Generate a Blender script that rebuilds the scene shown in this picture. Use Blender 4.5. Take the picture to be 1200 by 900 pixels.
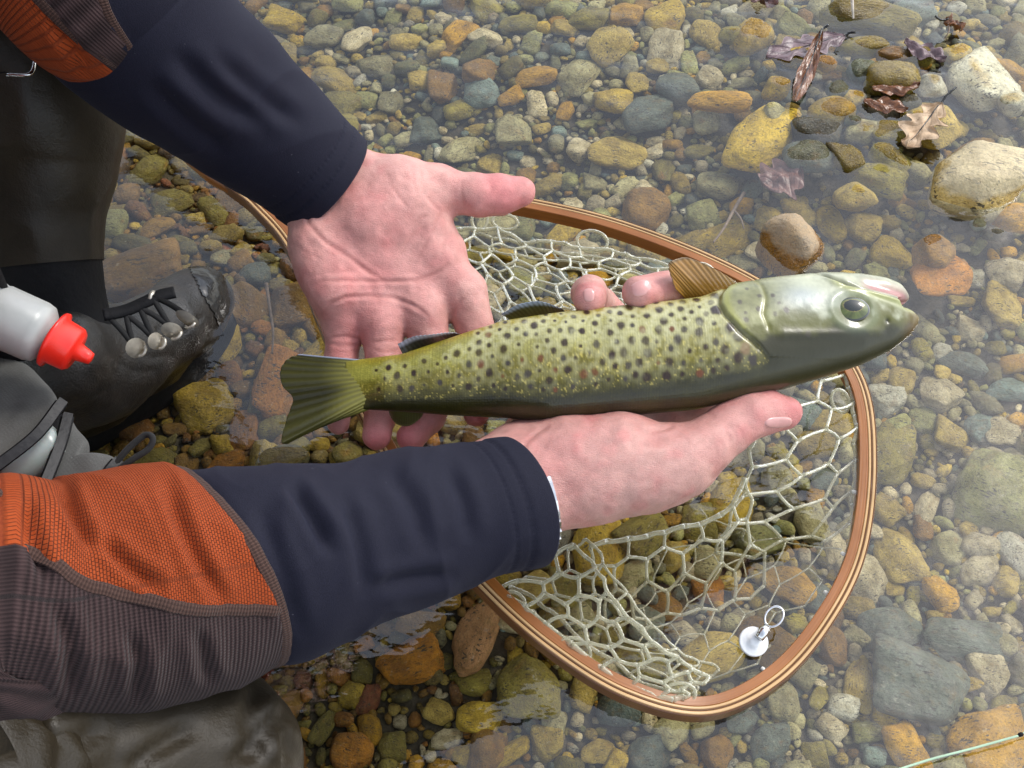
import bpy, math, random
import numpy as np
from mathutils import Vector

for _o in list(bpy.data.objects):
    bpy.data.objects.remove(_o)
SC = bpy.context.scene
COL = SC.collection
rng = np.random.default_rng(7)
random.seed(7)

# ------------------------------------------------------------------ camera
FPX = 1287.0                      # focal length in pixels of the 1200 x 900 photograph
TILT = math.radians(36.0)         # lens axis, away from straight down
CAM = np.array([0.0, -0.470, 0.647])
cam_data = bpy.data.cameras.new("camera")
cam_data.sensor_width = 36.0
cam_data.lens = 36.0 * FPX / 1200.0
cam_data.clip_start = 0.01
cam_data.clip_end = 500.0
cam = bpy.data.objects.new("camera", cam_data)
COL.objects.link(cam)
cam.location = CAM
cam.rotation_euler = (TILT, 0, 0)
SC.camera = cam

# ------------------------------------------------------------------ sky and sun
SUN_EL, SUN_AZ = math.radians(47.0), math.radians(60.0)     # azimuth from +y towards +x
world = bpy.data.worlds.new("World")
SC.world = world
world.use_nodes = True
wn, wl = world.node_tree.nodes, world.node_tree.links
wn.clear()
w_out = wn.new("ShaderNodeOutputWorld")
w_bg = wn.new("ShaderNodeBackground")
w_hsv = wn.new("ShaderNodeHueSaturation")
w_sky = wn.new("ShaderNodeTexSky")
w_sky.sky_type = 'NISHITA'
w_sky.sun_disc = False
w_sky.sun_elevation = SUN_EL
w_sky.sun_rotation = SUN_AZ
w_sky.dust_density = 1.2
w_hsv.inputs["Saturation"].default_value = 0.45
w_bg.inputs["Strength"].default_value = 0.15
wl.new(w_sky.outputs[0], w_hsv.inputs["Color"])
wl.new(w_hsv.outputs[0], w_bg.inputs["Color"])
wl.new(w_bg.outputs[0], w_out.inputs["Surface"])

sun_data = bpy.data.lights.new("sun", 'SUN')
sun_data.energy = 0.9
sun_data.angle = math.radians(14.0)
sun_data.color = (1.0, 0.965, 0.91)
sun = bpy.data.objects.new("sun", sun_data)
COL.objects.link(sun)
_sd = Vector((math.cos(SUN_EL) * math.sin(SUN_AZ), math.cos(SUN_EL) * math.cos(SUN_AZ), math.sin(SUN_EL)))
sun.rotation_euler = _sd.to_track_quat('Z', 'Y').to_euler()
sun.location = _sd * 5

SC.view_settings.view_transform = 'Standard'
SC.view_settings.look = 'None'
SC.view_settings.exposure = 1.2
SC.view_settings.gamma = 1.0
SC.view_settings.use_curve_mapping = False
SC.render.engine = 'CYCLES'
SC.cycles.use_denoising = True
SC.cycles.max_bounces = 8
SC.cycles.diffuse_bounces = 2
SC.cycles.glossy_bounces = 4
SC.cycles.transmission_bounces = 6
SC.cycles.transparent_max_bounces = 16
SC.cycles.sample_clamp_indirect = 6.0

# ------------------------------------------------------------------ measuring helpers
_ct, _st = math.cos(TILT), math.sin(TILT)
RIGHT = np.array([1.0, 0, 0]); UP = np.array([0, _ct, _st]); FWD = np.array([0, _st, -_ct])

def ray(px, py):
    return RIGHT * (px - 600) / FPX + UP * (450 - py) / FPX + FWD

def P(px, py, z):
    """the point of the place at height z that the photograph shows at (px, py)"""
    d = ray(px, py)
    return CAM + d * ((z - CAM[2]) / d[2])

def depth(p):
    return float(np.dot(np.asarray(p) - CAM, FWD))

def proj(p):
    q = np.asarray(p) - CAM
    d = q @ FWD
    return np.stack([600 + (q @ RIGHT) / d * FPX, 450 - (q @ UP) / d * FPX], -1)

def PR(px, py, z, r):
    """point and radius (radius given in photograph pixels)"""
    p = P(px, py, z)
    return p, r * depth(p) / FPX

def smooth01(x):
    x = np.clip(x, 0, 1)
    return x * x * (3 - 2 * x)

# value noise -------------------------------------------------------------
def _hash(ix, iy, iz, seed):
    h = (ix.astype(np.int64) * 374761393 + iy.astype(np.int64) * 668265263 + iz.astype(np.int64) * 2147483647 + seed * 974711) & 0x7fffffff
    h = ((h ^ (h >> 13)) * 1274126177) & 0x7fffffff
    h = ((h ^ (h >> 16)) * 668265263) & 0x7fffffff
    return (h ^ (h >> 15)) / float(0x7fffffff)

def noise(p, scale=1.0, seed=0):
    q = np.asarray(p, float) * scale
    i = np.floor(q).astype(np.int64)
    f = q - i
    f = f * f * (3 - 2 * f)
    r = 0
    for dx in (0, 1):
        for dy in (0, 1):
            for dz in (0, 1):
                w = (f[..., 0] if dx else 1 - f[..., 0]) * (f[..., 1] if dy else 1 - f[..., 1]) * (f[..., 2] if dz else 1 - f[..., 2])
                r = r + w * _hash(i[..., 0] + dx, i[..., 1] + dy, i[..., 2] + dz, seed)
    return r * 2 - 1

def fbm(p, scale, seed=0, octaves=3):
    a, r = 1.0, 0
    for k in range(octaves):
        r = r + a * noise(p, scale * 2 ** k, seed + k * 17)
        a *= 0.5
    return r

def catmull(pts, n):
    """resample a polyline of vectors with a Catmull-Rom spline"""
    pts = np.asarray(pts, float)
    m = len(pts)
    t = np.linspace(0, m - 1, n)
    i = np.clip(np.floor(t).astype(int), 0, m - 2)
    f = (t - i)[:, None]
    g = lambda k: np.where((k < 0)[:, None], 2 * pts[0] - pts[1], np.where((k > m - 1)[:, None], 2 * pts[-1] - pts[-2], pts[np.clip(k, 0, m - 1)]))
    p0, p1, p2, p3 = g(i - 1), g(i), g(i + 1), g(i + 2)
    return 0.5 * (2 * p1 + (p2 - p0) * f + (2 * p0 - 5 * p1 + 4 * p2 - p3) * f ** 2 + (3 * p1 - p0 - 3 * p2 + p3) * f ** 3)

def catmull_closed(pts, n):
    pts = np.asarray(pts, float)
    m = len(pts)
    ext = np.concatenate([pts[-2:], pts, pts[:3]])
    full = catmull(ext, (len(ext) - 1) * 64 + 1)
    seg = full[2 * 64:(2 + m) * 64 + 1]
    d = np.concatenate([[0], np.cumsum(np.linalg.norm(np.diff(seg, axis=0), axis=1))])
    s = np.linspace(0, d[-1], n + 1)[:-1]
    return np.stack([np.interp(s, d, seg[:, k]) for k in range(seg.shape[1])], 1)

# ------------------------------------------------------------------ mesh helpers
def mesh_obj(name, V, F, material, parent=None, smooth=True, uv=None, col=None):
    me = bpy.data.meshes.new(name)
    V = np.asarray(V, float)
    if isinstance(F, np.ndarray):
        me.vertices.add(len(V)); me.vertices.foreach_set("co", V.astype(np.float32).ravel())
        k = F.shape[1]
        me.loops.add(F.size); me.loops.foreach_set("vertex_index", F.astype(np.int32).ravel())
        me.polygons.add(len(F)); me.polygons.foreach_set("loop_start", np.arange(0, F.size, k, dtype=np.int32))
        me.polygons.foreach_set("loop_total", np.full(len(F), k, dtype=np.int32))
        me.update(calc_edges=True)
    else:
        me.from_pydata(V.tolist(), [], F)
        me.update()
    me.polygons.foreach_set("use_smooth", np.full(len(me.polygons), smooth))
    if uv is not None:
        lay = me.uv_layers.new(name="UVMap")
        li = np.empty(len(me.loops), np.int32); me.loops.foreach_get("vertex_index", li)
        lay.data.foreach_set("uv", np.asarray(uv, np.float32)[li].ravel())
    if col is not None:
        at = me.color_attributes.new("Col", 'FLOAT_COLOR', 'POINT')
        c = np.ones((len(V), 4), np.float32); c[:, :3] = col
        at.data.foreach_set("color", c.ravel())
    if material is not None:
        me.materials.append(material)
    me.validate()
    o = bpy.data.objects.new(name, me)
    COL.objects.link(o)
    if parent is not None:
        o.parent = parent
    return o

def tag(o, label=None, cat=None, group=None, kind=None):
    if label: o["label"] = label
    if cat: o["category"] = cat
    if group: o["group"] = group
    if kind: o["kind"] = kind
    return o

def thing(name, label, cat, group=None):
    o = bpy.data.objects.new(name, None)
    o.empty_display_size = 0.02
    COL.objects.link(o)
    return tag(o, label, cat, group)

def grid_faces(n, m, wrap=False):
    """quads of an n x m vertex grid; wrap closes the m direction"""
    i = np.arange(n - 1)[:, None]
    j = np.arange(m if wrap else m - 1)[None, :]
    j2 = (j + 1) % m
    return np.stack([i * m + j + 0 * i, i * m + j2 + 0 * i, (i + 1) * m + j2, (i + 1) * m + j], -1).reshape(-1, 4)

def frames(path):
    path = np.asarray(path, float)
    T = np.gradient(path, axis=0)
    T /= np.linalg.norm(T, axis=1, keepdims=True) + 1e-12
    N = np.zeros_like(T)
    a = np.array([0, 0, 1.0])
    if abs(T[0] @ a) > 0.9: a = np.array([0, 1.0, 0])
    n = a - T[0] * (a @ T[0]); N[0] = n / np.linalg.norm(n)
    for k in range(1, len(T)):
        n = N[k - 1] - T[k] * (N[k - 1] @ T[k])
        N[k] = n / (np.linalg.norm(n) + 1e-12)
    return T, N, np.cross(T, N)

def tube(path, r, sides=8, caps=True, flat=1.0):
    """verts, faces (list) of a tube; r scalar or per point"""
    path = np.asarray(path, float)
    n = len(path)
    r = np.broadcast_to(np.asarray(r, float), (n,))
    T, N, B = frames(path)
    a = np.arange(sides) * 2 * math.pi / sides
    V = path[:, None, :] + r[:, None, None] * (np.cos(a)[None, :, None] * N[:, None, :] * flat + np.sin(a)[None, :, None] * B[:, None, :])
    V = V.reshape(-1, 3)
    F = grid_faces(n, sides, True)[:, ::-1].tolist()
    if caps:
        F.append(list(range(sides))); F.append(list(range((n - 1) * sides, n * sides))[::-1])
    return V, F

def merge(parts):
    Vs, Fs, k = [], [], 0
    for V, F in parts:
        Vs.append(np.asarray(V)); Fs += [[i + k for i in f] for f in F]; k += len(V)
    return np.concatenate(Vs), Fs

def tube_obj(name, path, r, material, parent=None, sides=8, flat=1.0):
    V, F = tube(path, r, sides, True, flat)
    return mesh_obj(name, V, F, material, parent)

def lathe(profile, p0, axis, seg=32):
    """profile [(distance along axis, radius)]"""
    axis = np.array(axis, float); axis = axis / np.linalg.norm(axis)
    a = np.array([0, 0, 1.0]) if abs(axis[2]) < 0.9 else np.array([1.0, 0, 0])
    u = np.cross(axis, a); u /= np.linalg.norm(u); v = np.cross(axis, u)
    t = np.arange(seg) * 2 * math.pi / seg
    rg = np.cos(t)[:, None] * u + np.sin(t)[:, None] * v
    V = np.concatenate([np.asarray(p0) + axis * d + rg * max(r, 1e-5) for d, r in profile])
    F = grid_faces(len(profile), seg, True).tolist()
    F.append(list(range(seg))[::-1]); F.append(list(range((len(profile) - 1) * seg, len(profile) * seg)))
    return V, F

# signed-distance sculpting --------------------------------------------------
class Sdf:
    """a smooth union of tapered capsules sampled on a grid and turned into one closed skin"""
    def __init__(self, lo, hi, h):
        self.lo, self.h = np.asarray(lo, float), h
        self.n = np.ceil((np.asarray(hi) - self.lo) / h).astype(int) + 1
        ax = [(self.lo[k] + h * np.arange(self.n[k])).astype(np.float32) for k in range(3)]
        self.X, self.Y, self.Z = np.meshgrid(*ax, indexing='ij', sparse=True)
        self.F = np.full(tuple(self.n), 1.0, np.float32)

    def cone(self, a, ra, b, rb):
        a = np.asarray(a, np.float32); ba = (np.asarray(b) - a).astype(np.float32)
        l2 = max(float(ba @ ba), 1e-9)
        px, py, pz = self.X - a[0], self.Y - a[1], self.Z - a[2]
        t = np.clip((px * ba[0] + py * ba[1] + pz * ba[2]) / l2, 0, 1)
        d = np.sqrt((px - t * ba[0]) ** 2 + (py - t * ba[1]) ** 2 + (pz - t * ba[2]) ** 2)
        return d - (ra + (rb - ra) * t)

    @staticmethod
    def smin(a, b, k):
        if k <= 0: return np.minimum(a, b)
        h = np.maximum(k - np.abs(a - b), 0) / k
        return np.minimum(a, b) - h * h * k * 0.25

    def chain(self, pts, k=0.004):
        """pts: [(point, radius)]"""
        f = None
        for (a, ra), (b, rb) in zip(pts[:-1], pts[1:]):
            c = self.cone(a, ra, b, rb)
            f = c if f is None else self.smin(f, c, k)
        return f

    def add(self, f, k=0.006):
        self.F = self.smin(self.F, f, k)

    def sample(self, p):
        q = (np.asarray(p) - self.lo) / self.h
        q = np.clip(q, 0, self.n - 1.001)
        i = np.floor(q).astype(int); f = q - i
        r = 0
        for dx in (0, 1):
            for dy in (0, 1):
                for dz in (0, 1):
                    w = (f[..., 0] if dx else 1 - f[..., 0]) * (f[..., 1] if dy else 1 - f[..., 1]) * (f[..., 2] if dz else 1 - f[..., 2])
                    r = r + w * self.F[i[..., 0] + dx, i[..., 1] + dy, i[..., 2] + dz]
        return r

    def grad(self, p):
        e = self.h * 0.8
        g = np.stack([self.sample(p + np.eye(3)[k] * e) - self.sample(p - np.eye(3)[k] * e) for k in range(3)], -1)
        return g / (np.linalg.norm(g, axis=-1, keepdims=True) + 1e-9)

    def trace(self, px, py):
        """first hit of the lens ray through a photograph pixel"""
        d = np.stack([ray(a, b) for a, b in zip(px, py)]); d /= np.linalg.norm(d, axis=1, keepdims=True)
        p = CAM + d * 0.30
        for _ in range(90):
            out = np.any((p < self.lo) | (p > self.lo + self.h * (self.n - 1)), axis=1)
            s = np.where(out, 0.004, np.clip(self.sample(p) * 0.8, -0.004, 0.02))
            p = p + d * s[:, None]
        return p

    def mesh(self):
        F = self.F; n = self.n
        S = F < 0
        c = np.array([[0,0,0],[1,0,0],[0,1,0],[1,1,0],[0,0,1],[1,0,1],[0,1,1],[1,1,1]])
        cnt = sum(S[a:n[0]-1+a, b:n[1]-1+b, d:n[2]-1+d].astype(np.int8) for a, b, d in c)
        cells = np.argwhere((cnt > 0) & (cnt < 8))
        idx = -np.ones(tuple(n - 1), np.int32)
        idx[tuple(cells.T)] = np.arange(len(cells))
        vals = np.stack([F[tuple((cells + k).T)] for k in c], 1)
        acc = np.zeros((len(cells), 3)); w = np.zeros(len(cells))
        for i in range(8):
            for j in range(i + 1, 8):
                if np.abs(c[i] - c[j]).sum() != 1: continue
                m = (vals[:, i] < 0) != (vals[:, j] < 0)
                t = np.where(m, vals[:, i] / np.where(m, vals[:, i] - vals[:, j], 1), 0)
                acc += np.where(m[:, None], c[i] + t[:, None] * (c[j] - c[i]), 0); w += m
        V = self.lo + self.h * (cells + acc / w[:, None])
        quads = []
        for ax in range(3):
            sl0 = [slice(1, n[k] - 1) for k in range(3)]; sl1 = list(sl0)
            sl0[ax] = slice(0, n[ax] - 1); sl1[ax] = slice(1, n[ax])
            A, B = S[tuple(sl0)], S[tuple(sl1)]
            e = np.argwhere(A != B); off = np.ones(3, int); off[ax] = 0
            flip = A[tuple(e.T)]
            e = e + off
            u, v = [(1, 2), (2, 0), (0, 1)][ax]
            U, W = np.zeros(3, int), np.zeros(3, int); U[u] = 1; W[v] = 1
            q = np.stack([idx[tuple((e - U - W).T)], idx[tuple((e - W).T)], idx[tuple(e.T)], idx[tuple((e - U).T)]], 1)
            q[~flip] = q[~flip][:, ::-1]
            quads.append(q)
        Q = np.concatenate(quads)
        for _ in range(2):
            V = V - self.grad(V) * self.sample(V)[:, None]
        return V, Q

def relax(V, Q, it=3, lam=0.5):
    e = np.concatenate([Q[:, [0, 1]], Q[:, [1, 2]], Q[:, [2, 3]], Q[:, [3, 0]]])
    for _ in range(it):
        acc = np.zeros_like(V); c = np.zeros(len(V))
        for a, b in ((0, 1), (1, 0)):
            np.add.at(acc, e[:, a], V[e[:, b]]); np.add.at(c, e[:, a], 1)
        V = V + lam * (acc / np.maximum(c, 1)[:, None] - V)
    return V

def vnormals(V, Q):
    n = np.cross(V[Q[:, 2]] - V[Q[:, 0]], V[Q[:, 3]] - V[Q[:, 1]])
    N = np.zeros_like(V)
    for k in range(4): np.add.at(N, Q[:, k], n)
    return N / (np.linalg.norm(N, axis=1, keepdims=True) + 1e-12)

def poly_dist(pts, line):
    """distance of 2-D points to a polyline and where along it (0..1)"""
    best = np.full(len(pts), 1e9); tt = np.zeros(len(pts))
    line = np.asarray(line, float); m = len(line) - 1
    for k in range(m):
        a, b = line[k], line[k + 1]; ab = b - a
        t = np.clip(((pts - a) @ ab) / (ab @ ab + 1e-9), 0, 1)
        d = np.linalg.norm(pts - a - t[:, None] * ab, axis=1)
        u = d < best
        best[u] = d[u]; tt[u] = (k + t[u]) / m
    return best, tt

# ------------------------------------------------------------------ material helpers
class Mat:
    def __init__(self, name):
        self.m = bpy.data.materials.new(name)
        self.m.use_nodes = True
        self.t = self.m.node_tree
        self.t.nodes.clear()
        self.out = self.t.nodes.new("ShaderNodeOutputMaterial")
    def n(self, kind, **kw):
        nd = self.t.nodes.new("ShaderNode" + kind)
        for k, v in kw.items():
            if k.startswith("i_"):
                nd.inputs[k[2:].replace("_", " ")].default_value = v
            else:
                setattr(nd, k, v)
        return nd
    def l(self, a, b):
        self.t.links.new(a, b)
    def pos(self, scale=None, coord="Object"):
        tc = self.n("TexCoord")
        if scale is None: return tc.outputs[coord]
        mp = self.n("Mapping"); mp.inputs["Scale"].default_value = scale
        self.l(tc.outputs[coord], mp.inputs["Vector"])
        return mp.outputs[0]
    def noise(self, vec, scale, detail=3, rough=0.55):
        nd = self.n("TexNoise"); nd.inputs["Scale"].default_value = scale; nd.inputs["Detail"].default_value = detail
        nd.inputs["Roughness"].default_value = rough
        self.l(vec, nd.inputs["Vector"]); return nd.outputs["Fac"]
    def voronoi(self, vec, scale, feature='F1', rnd=1.0):
        nd = self.n("TexVoronoi", feature=feature); nd.inputs["Scale"].default_value = scale
        nd.inputs["Randomness"].default_value = rnd
        self.l(vec, nd.inputs["Vector"]); return nd.outputs["Distance"]
    def ramp(self, fac, stops):
        nd = self.n("ValToRGB"); cr = nd.color_ramp
        while len(cr.elements) < len(stops): cr.elements.new(0.5)
        for e, (p, c) in zip(cr.elements, stops):
            e.position = p; e.color = (c, c, c, 1) if not isinstance(c, tuple) else (*c, 1)
        self.l(fac, nd.inputs[0]); return nd.outputs[0]
    def math(self, op, a, b=None, clamp=False):
        nd = self.n("Math", operation=op, use_clamp=clamp)
        for k, x in enumerate((a, b)):
            if x is None: continue
            if isinstance(x, (int, float)): nd.inputs[k].default_value = x
            else: self.l(x, nd.inputs[k])
        return nd.outputs[0]
    def mix(self, fac, a, b, blend='MIX'):
        nd = self.n("MixRGB", blend_type=blend)
        for k, x in zip((0, 1, 2), (fac, a, b)):
            if isinstance(x, (int, float)): nd.inputs[k].default_value = x
            elif isinstance(x, tuple): nd.inputs[k].default_value = (*x, 1)
            else: self.l(x, nd.inputs[k])
        return nd.outputs[0]
    def bump(self, h, dist, strength=1.0, normal=None):
        nd = self.n("Bump"); nd.inputs["Strength"].default_value = strength; nd.inputs["Distance"].default_value = dist
        self.l(h, nd.inputs["Height"])
        if normal is not None: self.l(normal, nd.inputs["Normal"])
        return nd.outputs[0]
    def bsdf(self, color=None, rough=0.5, normal=None, **kw):
        b = self.n("BsdfPrincipled")
        if isinstance(color, tuple): b.inputs["Base Color"].default_value = (*color, 1)
        elif color is not None: self.l(color, b.inputs["Base Color"])
        if isinstance(rough, (int, float)): b.inputs["Roughness"].default_value = rough
        else: self.l(rough, b.inputs["Roughness"])
        if normal is not None: self.l(normal, b.inputs["Normal"])
        for k, v in kw.items():
            s = b.inputs[k.replace("_", " ")]
            if isinstance(v, (int, float, tuple)): s.default_value = v
            else: self.l(v, s)
        self.l(b.outputs[0], self.out.inputs["Surface"])
        return b

def simple(name, color, rough=0.5, var=0.25, scale=60, bump=0.0003, bscale=300, **kw):
    """plain material with mottling and a little relief"""
    m = Mat(name); v = m.pos()
    c = m.mix(m.ramp(m.noise(v, scale, 4), [(0.3, 0.0), (0.7, 1.0)]), tuple(x * (1 - var) for x in color), tuple(min(1, x * (1 + var)) for x in color))
    nrm = m.bump(m.noise(v, bscale, 4), bump)
    m.bsdf(c, rough, nrm, **kw)
    return m.m

# ================================================================== the stream: bed, stones, gravel, water
def stone_material(name, from_object):
    m = Mat(name)
    geo = m.n("NewGeometry"); sep = m.n("SeparateXYZ"); m.l(geo.outputs["Position"], sep.inputs[0])
    z = sep.outputs[2]
    if from_object:
        oi = m.n("ObjectInfo")
        base, dryness = oi.outputs["Color"], oi.outputs["Alpha"]
        tc = m.n("TexCoord")
        add = m.n("VectorMath", operation='ADD'); m.l(tc.outputs["Object"], add.inputs[0])
        comb = m.n("CombineXYZ")
        rr = m.math('MULTIPLY', oi.outputs["Random"], 37.0)
        for k in range(3): m.l(rr, comb.inputs[k])
        m.l(comb.outputs[0], add.inputs[1]); v = add.outputs[0]
        rnd = oi.outputs["Random"]
        s = 1.0
    else:
        at = m.n("Attribute", attribute_name="Col"); base = at.outputs["Color"]; dryness = 0.5
        v = geo.outputs["Position"]; s = 60.0; rnd = None
    big = m.ramp(m.noise(v, 1.6 * s, 4), [(0.32, 0.0), (0.68, 1.0)])
    c = m.mix(big, m.mix(1.0, base, (0.66, 0.60, 0.42), 'MULTIPLY'), m.mix(1.0, base, (1.34, 1.30, 1.12), 'MULTIPLY'))
    # algae and rust coming and going over the stone
    alg = m.ramp(m.noise(v, 3.1 * s, 5, 0.65), [(0.52, 0.0), (0.70, 0.55)])
    c = m.mix(alg, c, (0.16, 0.105, 0.022))
    rust = m.ramp(m.noise(v, 1.1 * s, 3, 0.5), [(0.64, 0.0), (0.78, 0.4)])
    c = m.mix(rust, c, (0.30, 0.12, 0.025))
    pale = m.ramp(m.noise(v, 5.5 * s, 5, 0.7), [(0.60, 0.0), (0.72, 0.42)])
    c = m.mix(pale, c, (0.55, 0.52, 0.40))
    # pits and short dark scratches
    mp = m.n("Mapping"); mp.inputs["Scale"].default_value = (5 * s, 16 * s, 10 * s); mp.inputs["Rotation"].default_value = (0.4, 0.7, 0.9)
    m.l(v, mp.inputs["Vector"])
    pit = m.ramp(m.noise(mp.outputs[0], 1.0, 2, 0.5), [(0.585, 0.0), (0.62, 0.9)])
    where = m.ramp(m.noise(v, 1.9 * s, 2), [(0.42, 0.0), (0.60, 1.0)])
    pit = m.math('MULTIPLY', pit, where)
    c = m.mix(pit, c, (0.035, 0.028, 0.014))
    spk = m.ramp(m.noise(v, 18 * s, 4, 0.7), [(0.30, 0.30), (0.52, 1.0)])
    c = m.mix(0.8, c, spk, 'MULTIPLY')
    # above the water line: a wet dark-amber band, dry and chalky higher up
    wob = m.noise(geo.outputs["Position"], 70, 3)
    zz = m.math('ADD', z, m.math('MULTIPLY', m.math('SUBTRACT', wob, 0.5), 0.016))
    out_of = m.ramp(m.math('MULTIPLY', z, 100.0), [(0.02, 0.0), (0.12, 1.0)])
    dry = m.ramp(m.math('MULTIPLY', zz, 50.0), [(0.36, 0.0), (0.62, 1.0)])
    dry = m.math('MULTIPLY', dry, dryness)
    wetc = m.mix(1.0, c, (0.80, 0.66, 0.42), 'MULTIPLY')
    dryc = m.mix(0.5, m.mix(1.0, c, (1.05, 1.03, 1.0), 'MULTIPLY'), (0.60, 0.54, 0.43))
    c = m.mix(out_of, c, m.mix(dry, wetc, dryc))
    hs = m.n('HueSaturation'); hs.inputs['Saturation'].default_value = 1.10; m.l(c, hs.inputs['Color']); c = hs.outputs[0]
    rough = m.mix(out_of, (0.7,) * 3, m.mix(dry, (0.16,) * 3, (0.75,) * 3))
    h = m.math('ADD', m.noise(v, 7 * s, 5, 0.65), m.math('MULTIPLY', pit, -0.35))
    b = m.n("Bump"); b.inputs["Distance"].default_value = 0.0034; b.inputs["Strength"].default_value = 0.75
    m.l(h, b.inputs["Height"])
    m.bsdf(c, rough, b.outputs[0])
    return m.m

M_STONE = stone_material("river_stone", True)
M_GRAVEL = stone_material("river_gravel", False)

def ico(sub):
    import bmesh
    bm = bmesh.new(); bmesh.ops.create_icosphere(bm, subdivisions=sub, radius=1.0)
    V = np.array([v.co[:] for v in bm.verts]); F = np.array([[v.index for v in f.verts] for f in bm.faces]); bm.free()
    return V, F

ICO4, ICO2, ICO1 = ico(4 + 0), ico(3), ico(2)

def pebble(D, r, kind):
    """unit stone: a convex body cut by random planes, edges rounded, then roughened"""
    n = {'round': 26, 'angular': 11, 'mid': 16}[kind]
    p = {'round': 7, 'angular': 26, 'mid': 13}[kind]
    nn = r.normal(size=(n, 3)); nn /= np.linalg.norm(nn, axis=1, keepdims=True)
    nn = np.concatenate([nn, [[0, 0, 1], [0, 0, -1], [1, 0, 0], [-1, 0, 0], [0, 1, 0], [0, -1, 0]]])
    d = np.concatenate([r.uniform(0.70, 1.05, n), r.uniform(0.85, 1.05, 6)])
    q = np.maximum(D @ nn.T, 0) / d
    rad = (q ** p).sum(1) ** (-1.0 / p)
    sd = int(r.integers(1e6))
    rad = rad * (1 + 0.085 * fbm(D, 1.5, sd, 2) + 0.03 * fbm(D, 4.5, sd + 5, 3))
    V = D * rad[:, None]
    ext = np.abs(V).max(0)
    return V / ext

_sr = np.random.default_rng(21)
STONE_MESHES = {}
for kind, cnt in (('round', 8), ('mid', 10), ('angular', 10)):
    L = []
    for k in range(cnt):
        V = pebble(ICO4[0], _sr, kind)
        me = bpy.data.meshes.new("stone")
        me.from_pydata(V.tolist(), [], ICO4[1].tolist()); me.update()
        me.polygons.foreach_set("use_smooth", np.full(len(me.polygons), True))
        me.materials.append(M_STONE)
        L.append(me)
    STONE_MESHES[kind] = L

def bed_z(x, y):
    """height of the bed under the water: shoals towards the far right where stones break the surface"""
    x, y = np.asarray(x, float), np.asarray(y, float)
    s = smooth01((x * 0.75 + y * 0.9 - 0.12) / 0.42)
    zb = -0.072 + 0.034 * s
    p = np.stack([x, y, 0 * x], -1)
    return zb + 0.010 * fbm(p, 4.0, 3, 3) * np.exp(-(np.hypot(x, y) / 4) ** 2)

def axis_coords(lo, hi, step, far=45.0):
    c = list(np.arange(lo, hi + 1e-9, step))
    d, x = step, hi
    up = []
    while x < far: d *= 1.35; x += d; up.append(x)
    d, x = step, lo
    dn = []
    while x > -far: d *= 1.35; x -= d; dn.append(x)
    return np.array(dn[::-1] + c + up)

gx, gy = axis_coords(-0.75, 0.75, 0.012), axis_coords(-0.5, 0.95, 0.012)
GX, GY = np.meshgrid(gx, gy, indexing='ij')
m = Mat("bed_silt"); v = m.pos()
c = m.ramp(m.noise(v, 55, 6, 0.7), [(0.25, (0.020, 0.017, 0.008)), (0.5, (0.055, 0.044, 0.022)), (0.75, (0.11, 0.09, 0.055))])
m.bsdf(c, 0.85, m.bump(m.noise(v, 160, 4), 0.003))
bed = mesh_obj("stream_bed", np.stack([GX, GY, bed_z(GX, GY)], -1).reshape(-1, 3), grid_faces(len(gx), len(gy))[:, ::-1], m.m)
tag(bed, "silty bed of the shallow stream under the stones", kind="structure")

CO = {  # base colours (linear) of the stones
    'tan': (0.36, 0.275, 0.085), 'ochre': (0.38, 0.22, 0.035), 'olive': (0.20, 0.17, 0.040), 'slate': (0.105, 0.125, 0.105),
    'blue': (0.15, 0.20, 0.185), 'cream': (0.44, 0.39, 0.27), 'white': (0.44, 0.43, 0.36), 'rust': (0.31, 0.14, 0.03),
    'brown': (0.21, 0.12, 0.03), 'grey': (0.29, 0.27, 0.155), 'red': (0.27, 0.10, 0.05), 'pink': (0.42, 0.24, 0.13), 'dark': (0.055, 0.055, 0.035),
    'yellow': (0.40, 0.29, 0.06), 'green': (0.24, 0.24, 0.10)}
PLACED = []                # x, y, radius of every placed stone
EMERGED = []               # those that break the surface: x, y, a, b, angle

def put_stone(px, py, w, h, ang, col, kind, top=None, dry=1.0, variant=0, flat=0.62, name="stone", parent=None):
    """w, h: size in the photograph, ang: turn in degrees (anticlockwise), top: height of its top when it breaks the surface"""
    z0 = 0.0 if top is not None else -0.045
    c = P(px, py, z0)
    s = depth(c) / FPX * (1.08 if top is not None else 1.04)
    if top is not None and 0 < top < 0.02: top = top * 0.6
    a, b = w / 2 * s, h / 2 * s * 1.10
    hh = flat * min(a, b)
    zc = (top - hh) if top is not None else float(bed_z(c[0], c[1])) + 0.55 * hh
    if top is None: zc = min(zc, -0.004 - hh)
    c = P(px, py, zc + 0.35 * hh)
    L = STONE_MESHES[kind]
    me = L[variant % len(L)]
    o = bpy.data.objects.new(name, me); COL.objects.link(o)
    o.location = (c[0], c[1], zc)
    o.rotation_euler = (_sr.uniform(-.12, .12), _sr.uniform(-.12, .12), math.radians(ang))
    o.scale = (a, b, hh)
    k = np.array(CO[col]) * _sr.uniform(0.88, 1.12)
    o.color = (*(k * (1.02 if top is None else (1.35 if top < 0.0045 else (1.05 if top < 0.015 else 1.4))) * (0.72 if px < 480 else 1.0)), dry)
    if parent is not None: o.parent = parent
    PLACED.append((c[0], c[1], 0.5 * (a + b)))
    if top is not None: EMERGED.append((c[0], c[1], a, b, math.radians(ang), top, hh))
    return o

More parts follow.
